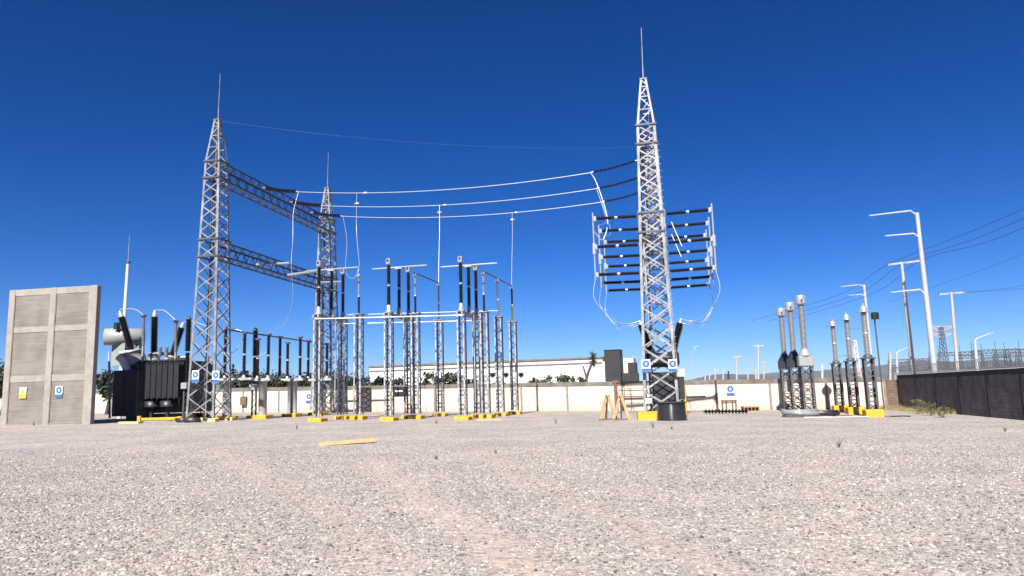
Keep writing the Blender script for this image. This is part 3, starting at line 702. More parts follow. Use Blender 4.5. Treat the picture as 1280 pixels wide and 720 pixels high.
rail(gl('L', (-.1, -.33, 6.38)), gl('R', (.25, -.33, 6.38)), .04, 'front white operating pipe running across all three switches')
rail(gl('L', (-.1, 2.92, 6.33)), gl('R', (.25, 2.92, 6.33)), .036, 'lower white operating pipe running behind the front one')
rail(gl('L', (-.2, 3.6, 7.0)), gl('R', (1.4, 3.6, 7.0)), .025, 'thin white rod running just above the two white operating pipes')
# droppers from the conductors
def on_conductor(i, px):
    e0, e1 = ends[i]; best = min(cat_curve(e0, e1, .55, 400), key=lambda q: abs(proj(q)[0]-px)); return best
for i, px, tgt, lab in ((1, 549, Vector(p5.location)+TOPZ, 'bright vertical dropper from the middle conductor to the lone bus support'),
                        (2, 640, Vector(p2.location)+TOPZ, 'thin vertical dropper from the lower conductor to the rightmost bus support')):
    c = on_conductor(i, px); wire('dropper_cable', smooth_pts([c, c.lerp(tgt, .35)+Vector((0.03, 0, 0)), c.lerp(tgt, .75), tgt]), .02 if i == 1 else .013, WIREM, lab, 'cable'); clamp(c-Vector((0, 0, .55)), 'bright clamp at the top of the '+('middle' if i == 1 else 'right')+' dropper'); 
c = on_conductor(0, 446)
wire('dropper_cable', smooth_pts([c, at(445.5, 285, c.y), at(448, 318, 50), at(449, 332, 48.5), at(444, 346.5, 48.3), at(436, 346, 49), at(432, 334, 52), at(433.5, 300, 56), ends[2][0]]), .018, WIREM, 'looped dropper cable hanging right of the far left tower', 'cable')
clamp(on_conductor(0, 456), 'bright clamp on the upper conductor near the far left tower'); clamp(c-Vector((0, 0, .8)), 'bright clamp at the top of the looped dropper')
clamp(on_conductor(2, 645), 'bright clamp on the lower conductor above the right row'); clamp(on_conductor(1, 556), 'bright clamp on the middle conductor above the lone support')
e = ends[0][0]
wire('jumper_cable', smooth_pts([e, at(370.5, 249, e.y-.2), at(366.5, 268, e.y-.5), at(366, 300, e.y-1), at(364, 330, e.y-2), at(366, 372, e.y-1.5), at(358, 400, e.y-.5), at(345, 413, e.y), at(329, 419, 54.5)]), .015, WIREM, 'white jumper cable hanging from the left truss down to the low switches', 'cable')
for px0, px1, py0, py1, Y0, Y1, lb in ((318.5, 362, 331, 329, 55.6, 54.8, 'bright horizontal tube crossing the middle of the lower left truss'), (360, 397, 344, 338.5, 53, 52, 'bright tube crossing the right end of the lower left truss')):
    tube_between(at(px0, py0, Y0), at(px1, py1, Y1), lb, .0, .10, 'bus_tube', ALU)

# ------------------------------------------------------------------ low disconnects under the left gantry, on steel cylinders
def low_switch(px, Y, double, beam, ins, label, copy_=None):
    b = G(px, Y); t = thing('disconnect_switch', label, 'disconnect switch', b, YAW, 'low disconnect switches on steel cylinders')
    zt = at(px, 476, Y).z-b.z
    for s in ((-.19, .19) if double else (0,)):
        r_ = .19 if double else .29
        MB().lathe([(r_, .2), (r_, zt-.04), (r_+.06, zt-.04), (r_+.06, zt)], (s, 0, 0), (0, 0, 1), 20).build('column', STEEL, t)
    MB().box((0, 0, .08), (1.15, 1.0, .36), 0, .03).build('footing', YELLOW, t)
    def lx(p, py=450): q = at(p, py, Y); return (q.x-b.x)/math.cos(YAW)
    x0, x1 = lx(beam[0], 473), lx(beam[1], 473)
    MB().box(((x0+x1)/2, 0, zt+.09), (x1-x0, .34, .17)).build('base_beam', STEEL, t)
    for px_, top in ins:
        x = lx(px_, 445); z1 = at(px_, top, Y+x*math.sin(YAW)).z-b.z
        MB().lathe([(.16, 0), (.16, .06), (.1, .1), (.1, .2)], (x, 0, zt+.177), (0, 0, 1), 10).build('bearing', ALU, t)
        ins_part(t, x, 0, zt+.38, z1-.08, PORC, .085, .14); MB().box((x, 0, z1), (.34, .26, .12), 0, .03).build('terminal', STEEL2, t)
    return t
low_switch(283, 50.4, False, (272, 319), ((281, 412), (307.5, 416)), 'low switch on a steel cylinder partly hidden by the near left tower')
low_switch(328, 52, False, (316, 340), ((321.5, 424), (336, 418)), 'low switch on one steel cylinder left of the double column one')
low_switch(365, 55.2, True, (351.5, 381), ((348.5, 421), (359, 428.5), (376, 421.5)), 'low switch on two steel cylinders standing in front of the wall')
low_switch(397, 58, True, (382, 416), ((384.5, 425.5), (409.5, 430)), 'low switch half hidden behind the lattice columns of the leftmost disconnect')
tube_between(at(286, 412.5, 50.2), at(390, 427.5, 58), 'grey bus tube along the tops of the low switches', .0, .055)
def arrester(px, Y, top, joint_, bot, label, boxw=.45):
    b = G(px, Y); t = thing('surge_arrester', label, 'surge arrester', b, YAW)
    z = lambda py: at(px, py, Y).z-b.z
    zb, zj, zt = z(bot), z(joint_), z(top)
    MB().lathe(sheds(.11, .17, zj-zb-.1, .085), (0, 0, zb), (0, 0, 1), 12).build('lower_insulator', PORC, t)
    MB().lathe(sheds(.14, .215, zt-zj-.15, .085), (0, 0, zj), (0, 0, 1), 12).build('upper_insulator', PORC, t)
    MB().lathe([(.2, 0), (.2, .06), (.1, .1), (.1, .2)], (0, 0, zt-.12), (0, 0, 1), 10).build('cap', STEEL2, t)
    MB().box((-.05, -.05, zb-.22), (boxw, .4, .4), 0, .03).build('base_box', TLIGHT, t)
    for s in (-1, 1): MB().bar((s*.16, 0, .1), (s*.16, 0, zb-.43), .1, .1).build('leg', STEEL2, t)
    br = MB()
    for i in range(4):
        a = .25+i*(zb-.8)/4; br.bar((-.16, -.02, a), (.16, -.02, a+(zb-.8)/4), .05, .02)
    br.build('bracing', STEEL2, t); MB().box((0, 0, .06), (.8, .7, .3), 0, .03).build('footing', YELLOW, t)
arrester(231.5, 48.8, 397, 439, 478, 'dark surge arrester on a thin stand in front of the transformer')
arrester(317, 53, 411, 445, 480, 'thick dark surge arrester among the low switches')

# ------------------------------------------------------------------ fire wall and transformer
def fire_wall():
    o = G(3, 47.4); t = thing('fire_wall', 'tall board marked concrete fire wall at the left edge', 'wall', o, R(-10))
    Wd, H, D = 6.6, 8.8, .42
    pn = MB().box((Wd/2, 0, H/2-.1), (Wd-.3, D-.16, H+.15)); pn.build('panel', PLANKC, t)
    for x in (.22, Wd/2+.03, Wd-.3):
        wv = .44 if x < 5 else .6
        MB().box((x, 0, H/2-.1), (wv, D-.05, H+.2), 0, .02).build('pilaster', CONC, t)
    for i, (x0, x1) in enumerate(((.44, Wd/2-.19), (Wd/2+.25, Wd-.6))):
        b = MB()
        for z, h in ((H-.22, .42), (6.1, .36), (2.9, .42)): b.box(((x0+x1)/2, 0, z), (x1-x0-.004, D-.11, h))
        b.build('cross_band', CONC, t)
        MB().box((x0+.03, -.11, H/2-.1), (.06, .13, H-.5)).build('joint', CAPM, t)
    for px, py, y_ in ((33, 491, True), (85, 489.5, False)):
        p = at(px, py, 47.2); q = rotz(p-o, R(10)); q.y = -.20
        pw = o+rotz(q, R(-10))
        sign('safety_sign' if not y_ else 'warning_sign', pw, .52, .72, R(-10), 'yellow and white warning sign on the concrete fire wall' if y_ else 'blue and white sign on the concrete fire wall', y_)
fire_wall()
def transformer():
    o = G(190, 51.2); t = thing('power_transformer', 'dark grey power transformer with tilted black bushings beside the fire wall', 'transformer', o, YAW)
    def q(px, py, Y):                       # picture position at depth Y -> local point
        return rotz(at(px, py, Y)-o, -YAW)
    tank = MB().box((.1, 1.55, 2.25), (5.6, 2.2, 3.5), 0, .06)
    for x in (-2.2, -1.3, -.4, .5, 1.4, 2.3): tank.box((x, 1.55, 2.3), (.12, 2.36, 3.1))
    tank.box((.1, 1.55, 4.03), (5.75, 2.4, .09)); tank.build('tank', TDARK, t)
    sk = MB().box((.1, .7, .22), (5.6, .3, .42)); sk.box((.1, 2.3, .22), (5.6, .3, .42)); sk.build('skid', TDARK, t)
    a, b = q(138, 492, 50.2), q(176, 492, 50.2); cx, w_ = (a.x+b.x)/2, b.x-a.x
    cb = MB().box((cx, -.6, 1.95), (w_, 1.6, 3.15), 0, .04).build('control_cabinet', TDARK, t)
    dr = MB().box((cx-.5, -1.41, 1.95), (w_/2-.1, .03, 2.7)).build('door', TDARK, cb); MB().box((cx+.5, -1.41, 1.95), (w_/2-.1, .03, 2.7)).build('door', TDARK, cb)
    MB().box((cx-w_/2-.22, -.5, 2.5), (.42, .7, 1.2), 0, .03).build('gauge_box', TLIGHT, t); MB().box((cx-w_/2-.15, -.5, .75), (.3, .6, .7), 0, .03).build('gauge_box', TLIGHT, t)
    for i in range(8):
        x = -.75+i*.46
        r_ = MB()
        for k in range(5): r_.box((x, -.78+k*.24, 2.78), (.40, .05, 2.45), 0, .02)
        r_.box((x, -.28, 4.0), (.16, 1.2, .12)); r_.box((x, -.28, 1.56), (.16, 1.2, .12))
        r_.build('radiator', TDARK, t)
    MB().tube([(-1.0, -.28, 4.13), (2.9, -.28, 4.13)], .09, 8).build('header_pipe', TDARK, t)
    for x in (.2, 1.5):
        f = MB().lathe([(.5, 0), (.5, .4), (.46, .4), (.46, .05)], (x, -.3, .95), (0, 0, 1), 20).build('cooling_fan', TDARK, t)
        MB().box((x, -.3, .5), (.2, .2, .9)).build('fan_stand', TDARK, f)
    MB().tube([q(137, 523, 51), q(137, 505, 51), q(137, 470, 51), q(136, 440, 52.2)], .07, 8).build('drain_pipe', TLIGHT, t)
    # conservator
    c0, c1 = q(131, 421, 53.2), q(180, 421, 54.2); c1.z = c0.z; d = (c1-c0)
    cv = MB().lathe([(.5, -.06), (.63, 0), (.63, d.length), (.5, d.length+.06)], c0, d, 24).build('conservator', TLIGHT, t)
    MB().lathe([(.12, 0), (.12, .05)], c0-d.normalized()*.06, -d, 12).build('gauge', WHITEP, cv)
    for k, wk in ((.42, 1.15), (.9, .3)):
        pp = c0+d*k; MB().box((pp.x, pp.y, (pp.z-.5+4.0)/2), (wk, .5, pp.z-.5-4.0)).build('conservator_stand', TLIGHT, t)
    MB().box((q(147, 402, 53).x, c0.y, c0.z+.75), (.3, .3, .5)).build('relay', TDARK, t)
    # turrets and bushings
    for (bx, by, tx, ty, Y, tw) in ((164, 437, 150, 390, 51.6, .78), (192.5, 440, 193.5, 389, 52.2, .42), (215.5, 444, 229, 404, 52.6, .42)):
        b0, b1 = q(bx, by, Y), q(tx, ty, Y-.15*(tx < 160)); ax = (b1-b0).normalized(); L = (b1-b0).length
        zt = 4.05; foot = b0-ax*((b0.z-zt)/ax.z)
        tr = MB().lathe([(tw, -.15), (tw, .3), (tw*.92, (b0.z-zt)*.75), (tw*1.08, (b0.z-zt)*.76), (tw*1.08, (b0.z-zt)*.76+.08), (tw*.6, (b0.z-zt)*.95), (.24, (b0.z-zt))], foot, ax, 20).build('turret', TLIGHT, t)
        bs = MB().lathe(sheds(.19, .27, L*.86, .09), b0, ax, 14).build('bushing', PORC, t)
        MB().lathe([(.17, 0), (.17, L*.1), (.09, L*.12), (.09, L*.17)], b0+ax*L*.86, ax, 12).build('terminal', ALU, bs)
    # white diagonal pipe and brackets
    MB().tube([q(148, 446, 50.8), q(153, 450, 50.8), q(160, 464, 50.7)], .26, 12).build('vent_pipe', WHITEP, t)
    MB().tube([q(150, 441, 51.3), q(171, 438, 51.3)], .1, 8).build('vent_pipe', WHITEP, t)
    for px0, px1, py, Y in ((197, 212, 442, 51.6), (222, 240, 446.5, 51.8)):
        MB().tube([q(px0, py, Y), q(px1, py+.3, Y)], .11, 8).build('cross_pipe', TLIGHT, t)
    # slim grey arresters on the tank
    for px, top, bot, Y in ((179, 393, 432, 51), (219.5, 400, 440, 51.4)):
        a, b = q(px, bot, Y), q(px+.5, top, Y); L = (b-a).length
        ar = MB().lathe(sheds(.08, .13, L-.15, .08), a, b-a, 10).build('arrester', GREYPOLY, t)
        MB().lathe([(.2, 0), (.22, .06), (.1, .15)], a+(b-a).normalized()*(L-.15), b-a, 10).build('cap', STEEL2, ar)
        MB().bar((a.x, a.y, 4.0), (a.x, a.y, a.z), .12).build('bracket', TLIGHT, t)
    for px in (208, 200): 
        a = q(px, 446, 51.3); MB().lathe(sheds(.09, .15, .7, .08), a, (0, 0, 1), 10).build('small_bushing', GREYPOLY, t)
    return o
transformer()
for (a, m_, b, lab) in (((150, 386.5), (168, 389), (179, 393.5), 'white jumper cable arching from the left tilted bushing'), ((194, 388), (206, 391), (219, 400), 'white jumper cable arching from the upright bushing'), ((229, 403), (240, 404), (262, 409), 'white jumper cable leading from the right tilted bushing to the near left tower')):
    wire('jumper_cable', smooth_pts([at(*a, 51.6), at(m_[0], m_[1]-2.5, 51.4), at(*b, 51)]), .035, WIREM, lab, 'cable')
for pts, lab in ((((282, 443), (292, 440), (300, 431), (306, 419)), 'white low jumper cable right of the near left tower'), (((321, 446), (330, 442), (336, 438)), 'white short jumper cable between the low switches'), (((286, 411.5), (296, 412), (307, 416)), 'white upper jumper cable at the first low switch')):
    wire('jumper_cable', smooth_pts([at(a, b, 52) for a, b in pts]), .025, WIREM, lab, 'cable')
def mast():
    b = G(149, 57); t = thing('lightning_mast', 'slim white lightning mast rising behind the transformer', 'mast', b)
    z = at(150, 329, 57).z-b.z
    MB().tube([(0, 0, 0), (0, 0, z*.5), (.1, 0, z)], [.16, .14, .11], 12).build('pole', WHITEP, t)
    MB().lathe([(.2, 0), (.2, .12)], (.1, 0, z), (0, 0, 1), 12).build('cap', STEEL2, t)
    MB().tube([(.1, 0, z), (.12, 0, z+2.3)], [.03, .012], 6).build('lightning_rod', STEEL, t)
    wire('shield_wire', cat_curve(b+Vector((.1, 0, z)), pk(T2, 0, 0, 16.5), .5), .006, CABLE, 'faint wire from the lightning mast to the far left tower', 'cable')
mast()
def kerb(px0, py0, px1, py1, Y0, Y1, h, w_, label, m=YELLOW, name='yellow_kerb', cat='kerb'):
    a, b = G(px0, Y0), G(px1, Y1); mb = MB().bar(a+Vector((0, 0, h/2)), b+Vector((0, 0, h/2)), w_, h); o = mb.build(name, m, None, a); tag(o, label, cat)
kerb(151, 0, 176, 0, 46.5, 46.3, .12, .5, 'low yellow kerb on the gravel right of the fire wall', YELLOWW)
t = thing('guard_rail', 'low yellow guard rail along the foot of the transformer', 'rail', G(174, 47.6), R(-4))
MB().box((0, 0, .2), (.22, .22, .45), 0, .02).build('post', YELLOW, t); MB().box((1.45, 0, .22), (2.6, .14, .16), 0, .02).build('beam', YELLOW, t); MB().box((2.75, 0, .16), (.3, .3, .35), 0, .02).build('post', YELLOW, t)

# signs and clutter at the near left tower
for px, py, lab in ((244.3, 470.5, 'blue and white sign on the left leg of the near left tower'), (269.7, 471, 'blue and white sign on the right leg of the near left tower')):
    p = at(px, py, 47.15 if px < 250 else 46.75); sign('safety_sign', p, .5, .78, GA, lab)
def coil(name, c, r, n, tr, m, label, lean=0):
    pts = []
    for i in range(n*20):
        a = i*2*math.pi/20; rr = r*(1+.06*math.sin(i*.37)+.05*rnd.uniform(-1, 1)*.3)
        pts.append(Vector((rr*math.cos(a), rr*.75*math.sin(a), tr+i/(n*20)*tr*2.2*min(n, 4)/2+.05*abs(math.sin(a*.5+i*.05))*lean)))
    o = MB().tube([Vector(c)+p_ for p_ in pts], tr, 8).build(name, m, None, c); return tag(o, label, 'cable coil')
coil('cable_coil', G(229, 47), .45, 4, .05, BLACKP, 'small black cable coil at the foot of the near left tower, left')
coil('cable_coil', G(240, 46.6), .5, 5, .05, BLACKP, 'small black cable coil directly under the left tower sign')

# ------------------------------------------------------------------ vertical switch arms on the right gantry
def arm_switch(side, i, y, label):
    base = loc(T3, GA3, (0, y, 0)); t = thing('vertical_switch', label, 'disconnect switch', base, GA3, 'vertical break switches on the right gantry')
    xin, xout = side*.95, side*3.5; zs = (12.6, 10.75, 8.95)
    fr = MB()
    for s in (-.18, .18): fr.box((side*.78, s, 10.75), (.10, .10, 4.3))
    for z in zs: fr.box((side*.78, 0, z), (.14, .46, .2))
    fr.build('mounting_frame', STEEL, t)
    for z in zs:
        L = abs(xout-xin); h = L/2
        a = MB().lathe(sheds(.08, .135, h-.1, .085), (xin, 0, z), (side, 0, .02), 12); a.lathe(sheds(.08, .135, h-.1, .085), (xin+side*(h+.1), 0, z+.025), (side, 0, .02), 12)
        ins = a.build('insulator', PORC, t)
        MB().lathe([(.07, 0), (.10, .04), (.07, .1), (.10, .16), (.07, .2)], (xin+side*(h-.1), 0, z+.02), (side, 0, .02), 10).build('flange', ALU, ins)
        MB().box((xout+side*.08, 0, z+.05), (.24, .26, .3), 0, .05).build('terminal', ALU, t)
    xb = xout+side*.2
    bl = MB().tube([(xb, 0, 13.05), (xb, 0, 10.8), (xb, 0, 8.7)], .055, 8); bl.box((xb, 0, 10.7), (.22, .2, .75), 0, .05); bl.build('blade', ALU, t)
    if side > 0 and i < 2:
        MB().tube([(1.2, -.3, 12.0), (1.75, -.35, 10.4)], .03, 8).build('operating_rod', WHITEP, t)
    return base, xb
ARM = {}
for i, y in enumerate((1.6, 5.4, 9.4)):
    for side in (-1, 1):
        ARM[(i, side)] = arm_switch(side, i, y, f'{["nearest", "middle", "farthest"][i]} vertical switch with black arms on the {"left" if side < 0 else "right"} of the right tower')
for i, y in enumerate((1.6, 5.4, 9.4)):
    base, xb = ARM[(i, -1)]
    top = base+rotz(Vector((xb, 0, 13.1)), GA3); e1 = ends[i][1]
    mid = [at(px_, py_, e1.y+(top.y-e1.y)*k_) for px_, py_, k_ in ((743.5, 224, .15), (751, 243, .35), (757, 262, .6), (759.5, 278, .8), (757.5, 291, .95))] if i == 0 else [e1.lerp(top, .3)+Vector((.35, 0, -.5)), e1.lerp(top, .7)+Vector((.55, 0, -.6))]
    wire('jumper_cable', smooth_pts([e1]+mid+([at(752, 300, top.y), top-Vector((0, 0, 1.2))] if i == 0 else [top])), .026 if i == 0 else .014, WIREM, f'{["thick nearest", "thin middle", "thin farthest"][i]} jumper cable hanging from the conductors left of the right tower', 'cable')

# dead tank breaker behind the right tower
def breaker():
    o = loc(T3, GA3, (.15, 3.0, 0)); t = thing('circuit_breaker', 'dark circuit breaker with V shaped black bushings behind the right tower', 'circuit breaker', o, GA3)
    fr = MB()
    for sx in (-.8, .8):
        fr.box((sx, 1.5, 2.9), (.18, 3.8, .22))
    fr.build('frame', STEEL2, t)
    for sx in (-.8, .8):
        for y in (-.3, 3.3): MB().box((sx, y, 1.45), (.2, .2, 2.68)).build('leg', STEEL2, t)
    MB().box((0, .1, 1.75), (1.35, .7, 2.0), 0, .04).build('mechanism_cabinet', BLACKM, t)
    for k in range(3):
        y = k*1.5
        MB().lathe([(.30, -1.05), (.42, -1.0), (.42, 1.0), (.30, 1.05)], (0, y, 3.55), (1, 0, 0), 20).build('tank', TDARK, t)
        for s in (-1, 1):
            ax = Vector((s*.30, 0, 1)).normalized(); b0 = Vector((s*.62, y, 3.8))
            bs = MB().lathe(sheds(.17, .25, 1.75, .09), b0+ax*.35, ax, 14).build('bushing', PORC, t)
            MB().lathe([(.28, 0), (.28, .36)], b0, ax, 14).build('current_transformer_ring', TDARK, bs)
            MB().lathe([(.15, 0), (.15, .12), (.07, .14), (.07, .3)], b0+ax*2.1, ax, 10).build('terminal', ALU, bs)
    return o
BO = breaker()
def bterm(k, s):
    ax = Vector((s*.30, 0, 1)).normalized(); return loc(BO, GA3, Vector((s*.62, k*1.5, 3.8))+ax*2.35)
for i in range(3):
    for side in (-1, 1):
        base, xb = ARM[(i, side)]; a = base+rotz(Vector((xb, 0, 8.75)), GA3); b = bterm(i, side)
        xo = side*(.1, .02, -.05)[i]
        m1 = a+rotz(Vector((side*.12, 0, -1.3)), GA3); m2 = a.lerp(b, .5)+Vector((side*.35, 0, -1.25-.12*i)); m3 = b+Vector((side*.75, 0, -.15))
        wire('jumper_cable', smooth_pts([a, m1, m2, m3, b]), (.026, .013, .018)[i], WIREM, f'{["thick nearest", "thin middle", "farthest"][i]} looping jumper below the switches {"left" if side < 0 else "right"} of the right tower', 'cable')
def cab():
    p = G(853.5, 43.6); t = thing('control_cabinet', 'narrow dark control cabinet with white cap beside the right tower', 'cabinet', p, GA3)
    MB().box((0, 0, 1.75), (.42, .45, 1.35), 0, .02).build('case', BLACKM, t); MB().box((0, 0, 2.66), (.56, .5, .44), 0, .04).build('cap', WHITEP, t); MB().box((0, 0, .5), (.16, .16, 1.1)).build('leg', STEEL2, t)
    p = G(858, 47); t = thing('yellow_post', 'slim yellow post standing right of the tower drum', 'post', p, GA3)
    MB().tube([(0, 0, 0), (0, 0, 1.85)], .07, 10).build('shaft', YELLOW, t); MB().lathe([(.09, 0), (.03, .05)], (0, 0, 1.85), (0, 0, 1), 10).build('cap', YELLOW, t)
cab()
for px, py, lab in ((807.6, 457, 'blue and white sign on the left leg of the right tower'), (841, 457, 'blue and white sign on the right leg of the right tower')):
    sign('safety_sign', at(px, py, 41.65 if px < 820 else 41.35), .5, .72, GA3, lab)
p = at(811, 501, 41.5); t = thing('plate_sign', 'small blank white plate low on the left leg of the right tower', 'plate', p, GA3)
MB().box((0, 0, 0), (.36, .03, .3)).build('plate', SIGNW, t)
kerb(797, 0, 823, 0, 41.3, 41.2, .46, .8, 'long yellow concrete block at the foot of the right tower', YELLOW, 'concrete_block', 'block')
def drum_mat():
    m = mat('stretched black plastic film', (.10, .10, .105), .36, .75, .25, 5); t = m.node_tree; b = t.nodes['Principled BSDF']
    tg = t.nodes.new('ShaderNodeTangent'); tg.direction_type = 'RADIAL'; tg.axis = 'Z'
    b.inputs['Anisotropic'].default_value = .92; b.inputs['Anisotropic Rotation'].default_value = 0.25; t.links.new(tg.outputs[0], b.inputs['Tangent'])
    return m
def drum():
    p = G(840, 40.3); t = thing('cable_drum', 'cable drum wrapped in shiny black plastic at the right tower foot', 'cable drum', p)
    MB().lathe([(.80, 0), (.82, .05), (.78, .5), (.76, .92)], (0, 0, 0), (0, 0, 1), 40).build('wrapped_cable', drum_mat(), t)
    MB().lathe([(.74, .0), (.82, .01), (.82, .07), (.74, .08)], (0, 0, .93), (0, 0, 1), 40).build('flange', CAPD, t)
    MB().lathe([(.84, 0), (.84, .05)], (0, 0, -.02), (0, 0, 1), 40).build('base_flange', CAPD, t)
drum()
def trestle(px, Y, label, rz):
    p = G(px, Y); t = thing('timber_trestle', label, 'trestle', p, rz, 'timber A frame trestles')
    H = 1.36
    for s in (-1, 1): MB().bar((s*.46, -.06*s, 0), (s*.03, -.06*s, H), .15, .10, (0, 1, 0)).build('leg', WOOD, t)
    MB().bar((0.02, .55, 0), (0, .08, H-.12), .12, .09, (1, 0, 0)).build('brace', WOODD, t)
    MB().bar((-.55, -.02, .045), (.55, -.02, .045), .10, .09).build('bottom_rail', WOODD, t); MB().box((0, 0, H+.03), (.2, .26, .1)).build('cap', WOOD, t)
trestle(760.5, 41.6, 'left one of two pale timber trestles on the gravel', R(8)); trestle(777, 41.2, 'right one of two pale timber trestles nearer the tower', R(-6))
def bench():
    p = G(912, 54); t = thing('low_bench', 'low brown timber bench against the cream wall', 'bench', p, WANG)
    MB().box((0, 0, .78), (1.15, .55, .1)).build('top', WOODD, t); MB().box((0, 0, .64), (1.0, .45, .12)).build('apron', WOODD, t)
    for sx in (-.48, -.2, .24, .48): MB().box((sx, -.05, .36), (.11, .3, .73)).build('leg', WOODD, t)
    p = G(938, 52.5); t = thing('wooden_pallet', 'pale wooden pallet lying at the wall right of the bench', 'pallet', p, R(-5))
    for z in (.04, .36): MB().box((0, 0, z), (1.1, .9, .07)).build('deck', WOOD, t)
    for x in (-.5, -.25, 0, .25, .5): MB().box((x, 0, .2), (.09, .88, .246)).build('stringer', WOODD, t)
bench()
a, b = G(880.5, 49.2)+Vector((0, 0, .17)), G(935, 48.4)+Vector((0, 0, .17))
t = thing('insulator_string', 'black disc insulator string lying on the gravel before the bench', 'insulator', a)
d = b-a; MB().lathe(sheds(.06, .17, d.length, .2), (0, 0, 0), d, 14).build('discs', PORC, t); MB().tube([-d.normalized()*.12, Vector()], .05, 8).build('fitting', STEEL2, t)

# ------------------------------------------------------------------ instrument transformers on the right
def ct(name='current_transformer'):
    t = thing(name, '', 'current transformer', (0, 0, 0), R(-11), 'tall current transformers with silver heads')
    c = bpy.data.objects.new('column', None); COL.objects.link(c); c.parent = t
    for m in lattice_legs(.72, .72, .1, 2.95, .10): m.build('leg', STEEL2, c)
    wb = MB(); lattice_web(wb, .72, .72, .15, 2.93, 5, .055, cross=True, hor=True); wb.build('bracing', STEEL2, c); MB().box((0, 0, 2.97), (.84, .84, .05)).build('top_plate', STEEL2, c)
    MB().box((0, 0, .06), (1.1, 1.0, .24), 0, .03).build('footing', POSTM, t)
    MB().box((0, 0, 3.32), (.88, .7, .6), 0, .04).build('tank', TLIGHT, t)
    MB().lathe([(.42, 0), (.42, .06), (.24, .36), (.24, .46)], (0, 0, 3.625), (0, 0, 1), 20).build('neck', TLIGHT, t)
    MB().lathe(sheds(.155, .205, 2.72, .075), (0, 0, 4.085), (0, 0, 1), 16).build('insulator', GREYPORC, t)
    h = MB().lathe([(.2, 0), (.31, .05), (.32, .12), (.32, .56), (.30, .6), (.1, .62)], (0, 0, 6.81), (0, 0, 1), 24).build('head', ALU, t)
    MB().lathe([(.05, 0), (.05, .16)], (0, -.31, 7.1), (0, -1, 0), 10).build('terminal', STEEL2, h)
    return t
c1 = ct(); c1.location = G(1012.5, 45); c1['label'] = 'tallest and nearest of the silver headed current transformers with a pale box'
dup(c1, G(998, 48.7), R(-11), 'middle current transformer behind the nearest one'); c3 = dup(c1, G(986, 52.3), R(-11), 'farthest and lowest looking silver headed current transformer')
MB().box((.0, -.42, 1.75), (.4, .12, .75), 0, .02).build('terminal_box', TLIGHT, c3)
for o in list(COL.objects):
    if o.parent and o.parent.get('label', '').startswith(('middle current', 'farthest and lowest')) and o.name.split('.')[0] in ('tank', 'neck'):
        o.data = o.data.copy(); o.data.materials[0] = TDARK; o['label'] = 'dark painted '+o.name.split('.')[0]
kerb(1018, 0, 1027, 0, 46.6, 46.6, .3, .6, 'small yellow block right of the nearest current transformer', YELLOW, 'concrete_block', 'block')
def vt():
    t = thing('voltage_transformer', '', 'voltage transformer', (0, 0, 0), R(-13), 'slim voltage transformers on yellow blocks')
    c = bpy.data.objects.new('column', None); COL.objects.link(c); c.parent = t
    for m in lattice_legs(.56, .56, .35, 3.25, .11): m.build('leg', STEEL2, c)
    wb = MB(); lattice_web(wb, .56, .56, .4, 3.22, 6, .06, cross=False, hor=True); wb.build('bracing', STEEL2, c); MB().box((0, 0, 3.28), (.72, .72, .06)).build('top_plate', STEEL2, c)
    MB().box((0, 0, .17), (.95, .95, .50), 0, .04).build('footing', YELLOW, t)
    MB().lathe([(.24, 0), (.24, .12), (.17, .16)], (0, 0, 3.315), (0, 0, 1), 16).build('base_flange', STEEL2, t)
    for z, L, nm in ((3.48, 1.18, 'lower_insulator'), (4.86, 1.02, 'upper_insulator')): MB().lathe(sheds(.125, .175, L, .075), (0, 0, z), (0, 0, 1), 14).build(nm, GREYPORC, t)
    MB().lathe([(.18, 0), (.18, .05), (.13, .06), (.13, .13), (.18, .14), (.18, .19)], (0, 0, 4.67), (0, 0, 1), 14).build('flange', ALU, t)
    MB().lathe([(.34, 0), (.36, .03), (.34, .06), (.2, .07), (.19, .28), (.12, .36)], (0, 0, 5.89), (0, 0, 1), 20).build('cap', ALU, t)
    MB().tube([(0, 0, 6.24), (0, 0, 6.42)], .05, 8).build('terminal', ALU, t)
    return t
v1 = vt(); v1.location = G(1092, 41.0); v1['label'] = 'nearest slim voltage transformer on a bright yellow block'
dup(v1, G(1069, 45.8), R(-13), 'middle slim voltage transformer on a yellow block'); dup(v1, G(1050.5, 50.4), R(-13), 'farthest slim voltage transformer nearest the silver headed ones')
for (a, b, lab) in (((979, 396), (986, 388), 'short wire joining the heads of the two rear current transformers'), ((1042, 447), (1065, 442), 'thin wire joining the bodies of two voltage transformers'), ((1060, 410), (1078, 411), 'thin wire joining the caps of the nearer voltage transformers')):
    wire('jumper_cable', [at(*a, 50), at((a[0]+b[0])/2, (a[1]+b[1])/2+.6, 48), at(*b, 46)], .012, CABLE, lab, 'cable')
coil('cable_coil', G(1001, 42.4), .98, 6, .07, HOSE, 'large grey pipe coil lying before the current transformers'); coil('cable_coil', G(1029, 42.6), .85, 4, .06, BLACKP, 'flat black pipe coil right of the large grey one')
def gp(ps, dz): return smooth_pts([G(x, Y, dz) for x, Y in ps])
wire('loose_pipe', gp(((1005, 40.6), (1040, 40.5), (1070, 40.6), (1098, 40.7)), .04), .035, WHITEP, 'thin white pipe lying across the gravel below the coils', 'pipe')
wire('loose_pipe', gp(((1040, 42.2), (1055, 41.9), (1064, 41.4)), .04), .035, BLACKP, 'short black pipe end beside the flat coil', 'pipe')
wire('loose_pipe', gp(((1102, 40.8), (1115, 40.6), (1128, 40.9), (1138, 40.5)), .03), .04, BLACKP, 'dark hose end lying on gravel at the foot of the block wall', 'pipe')
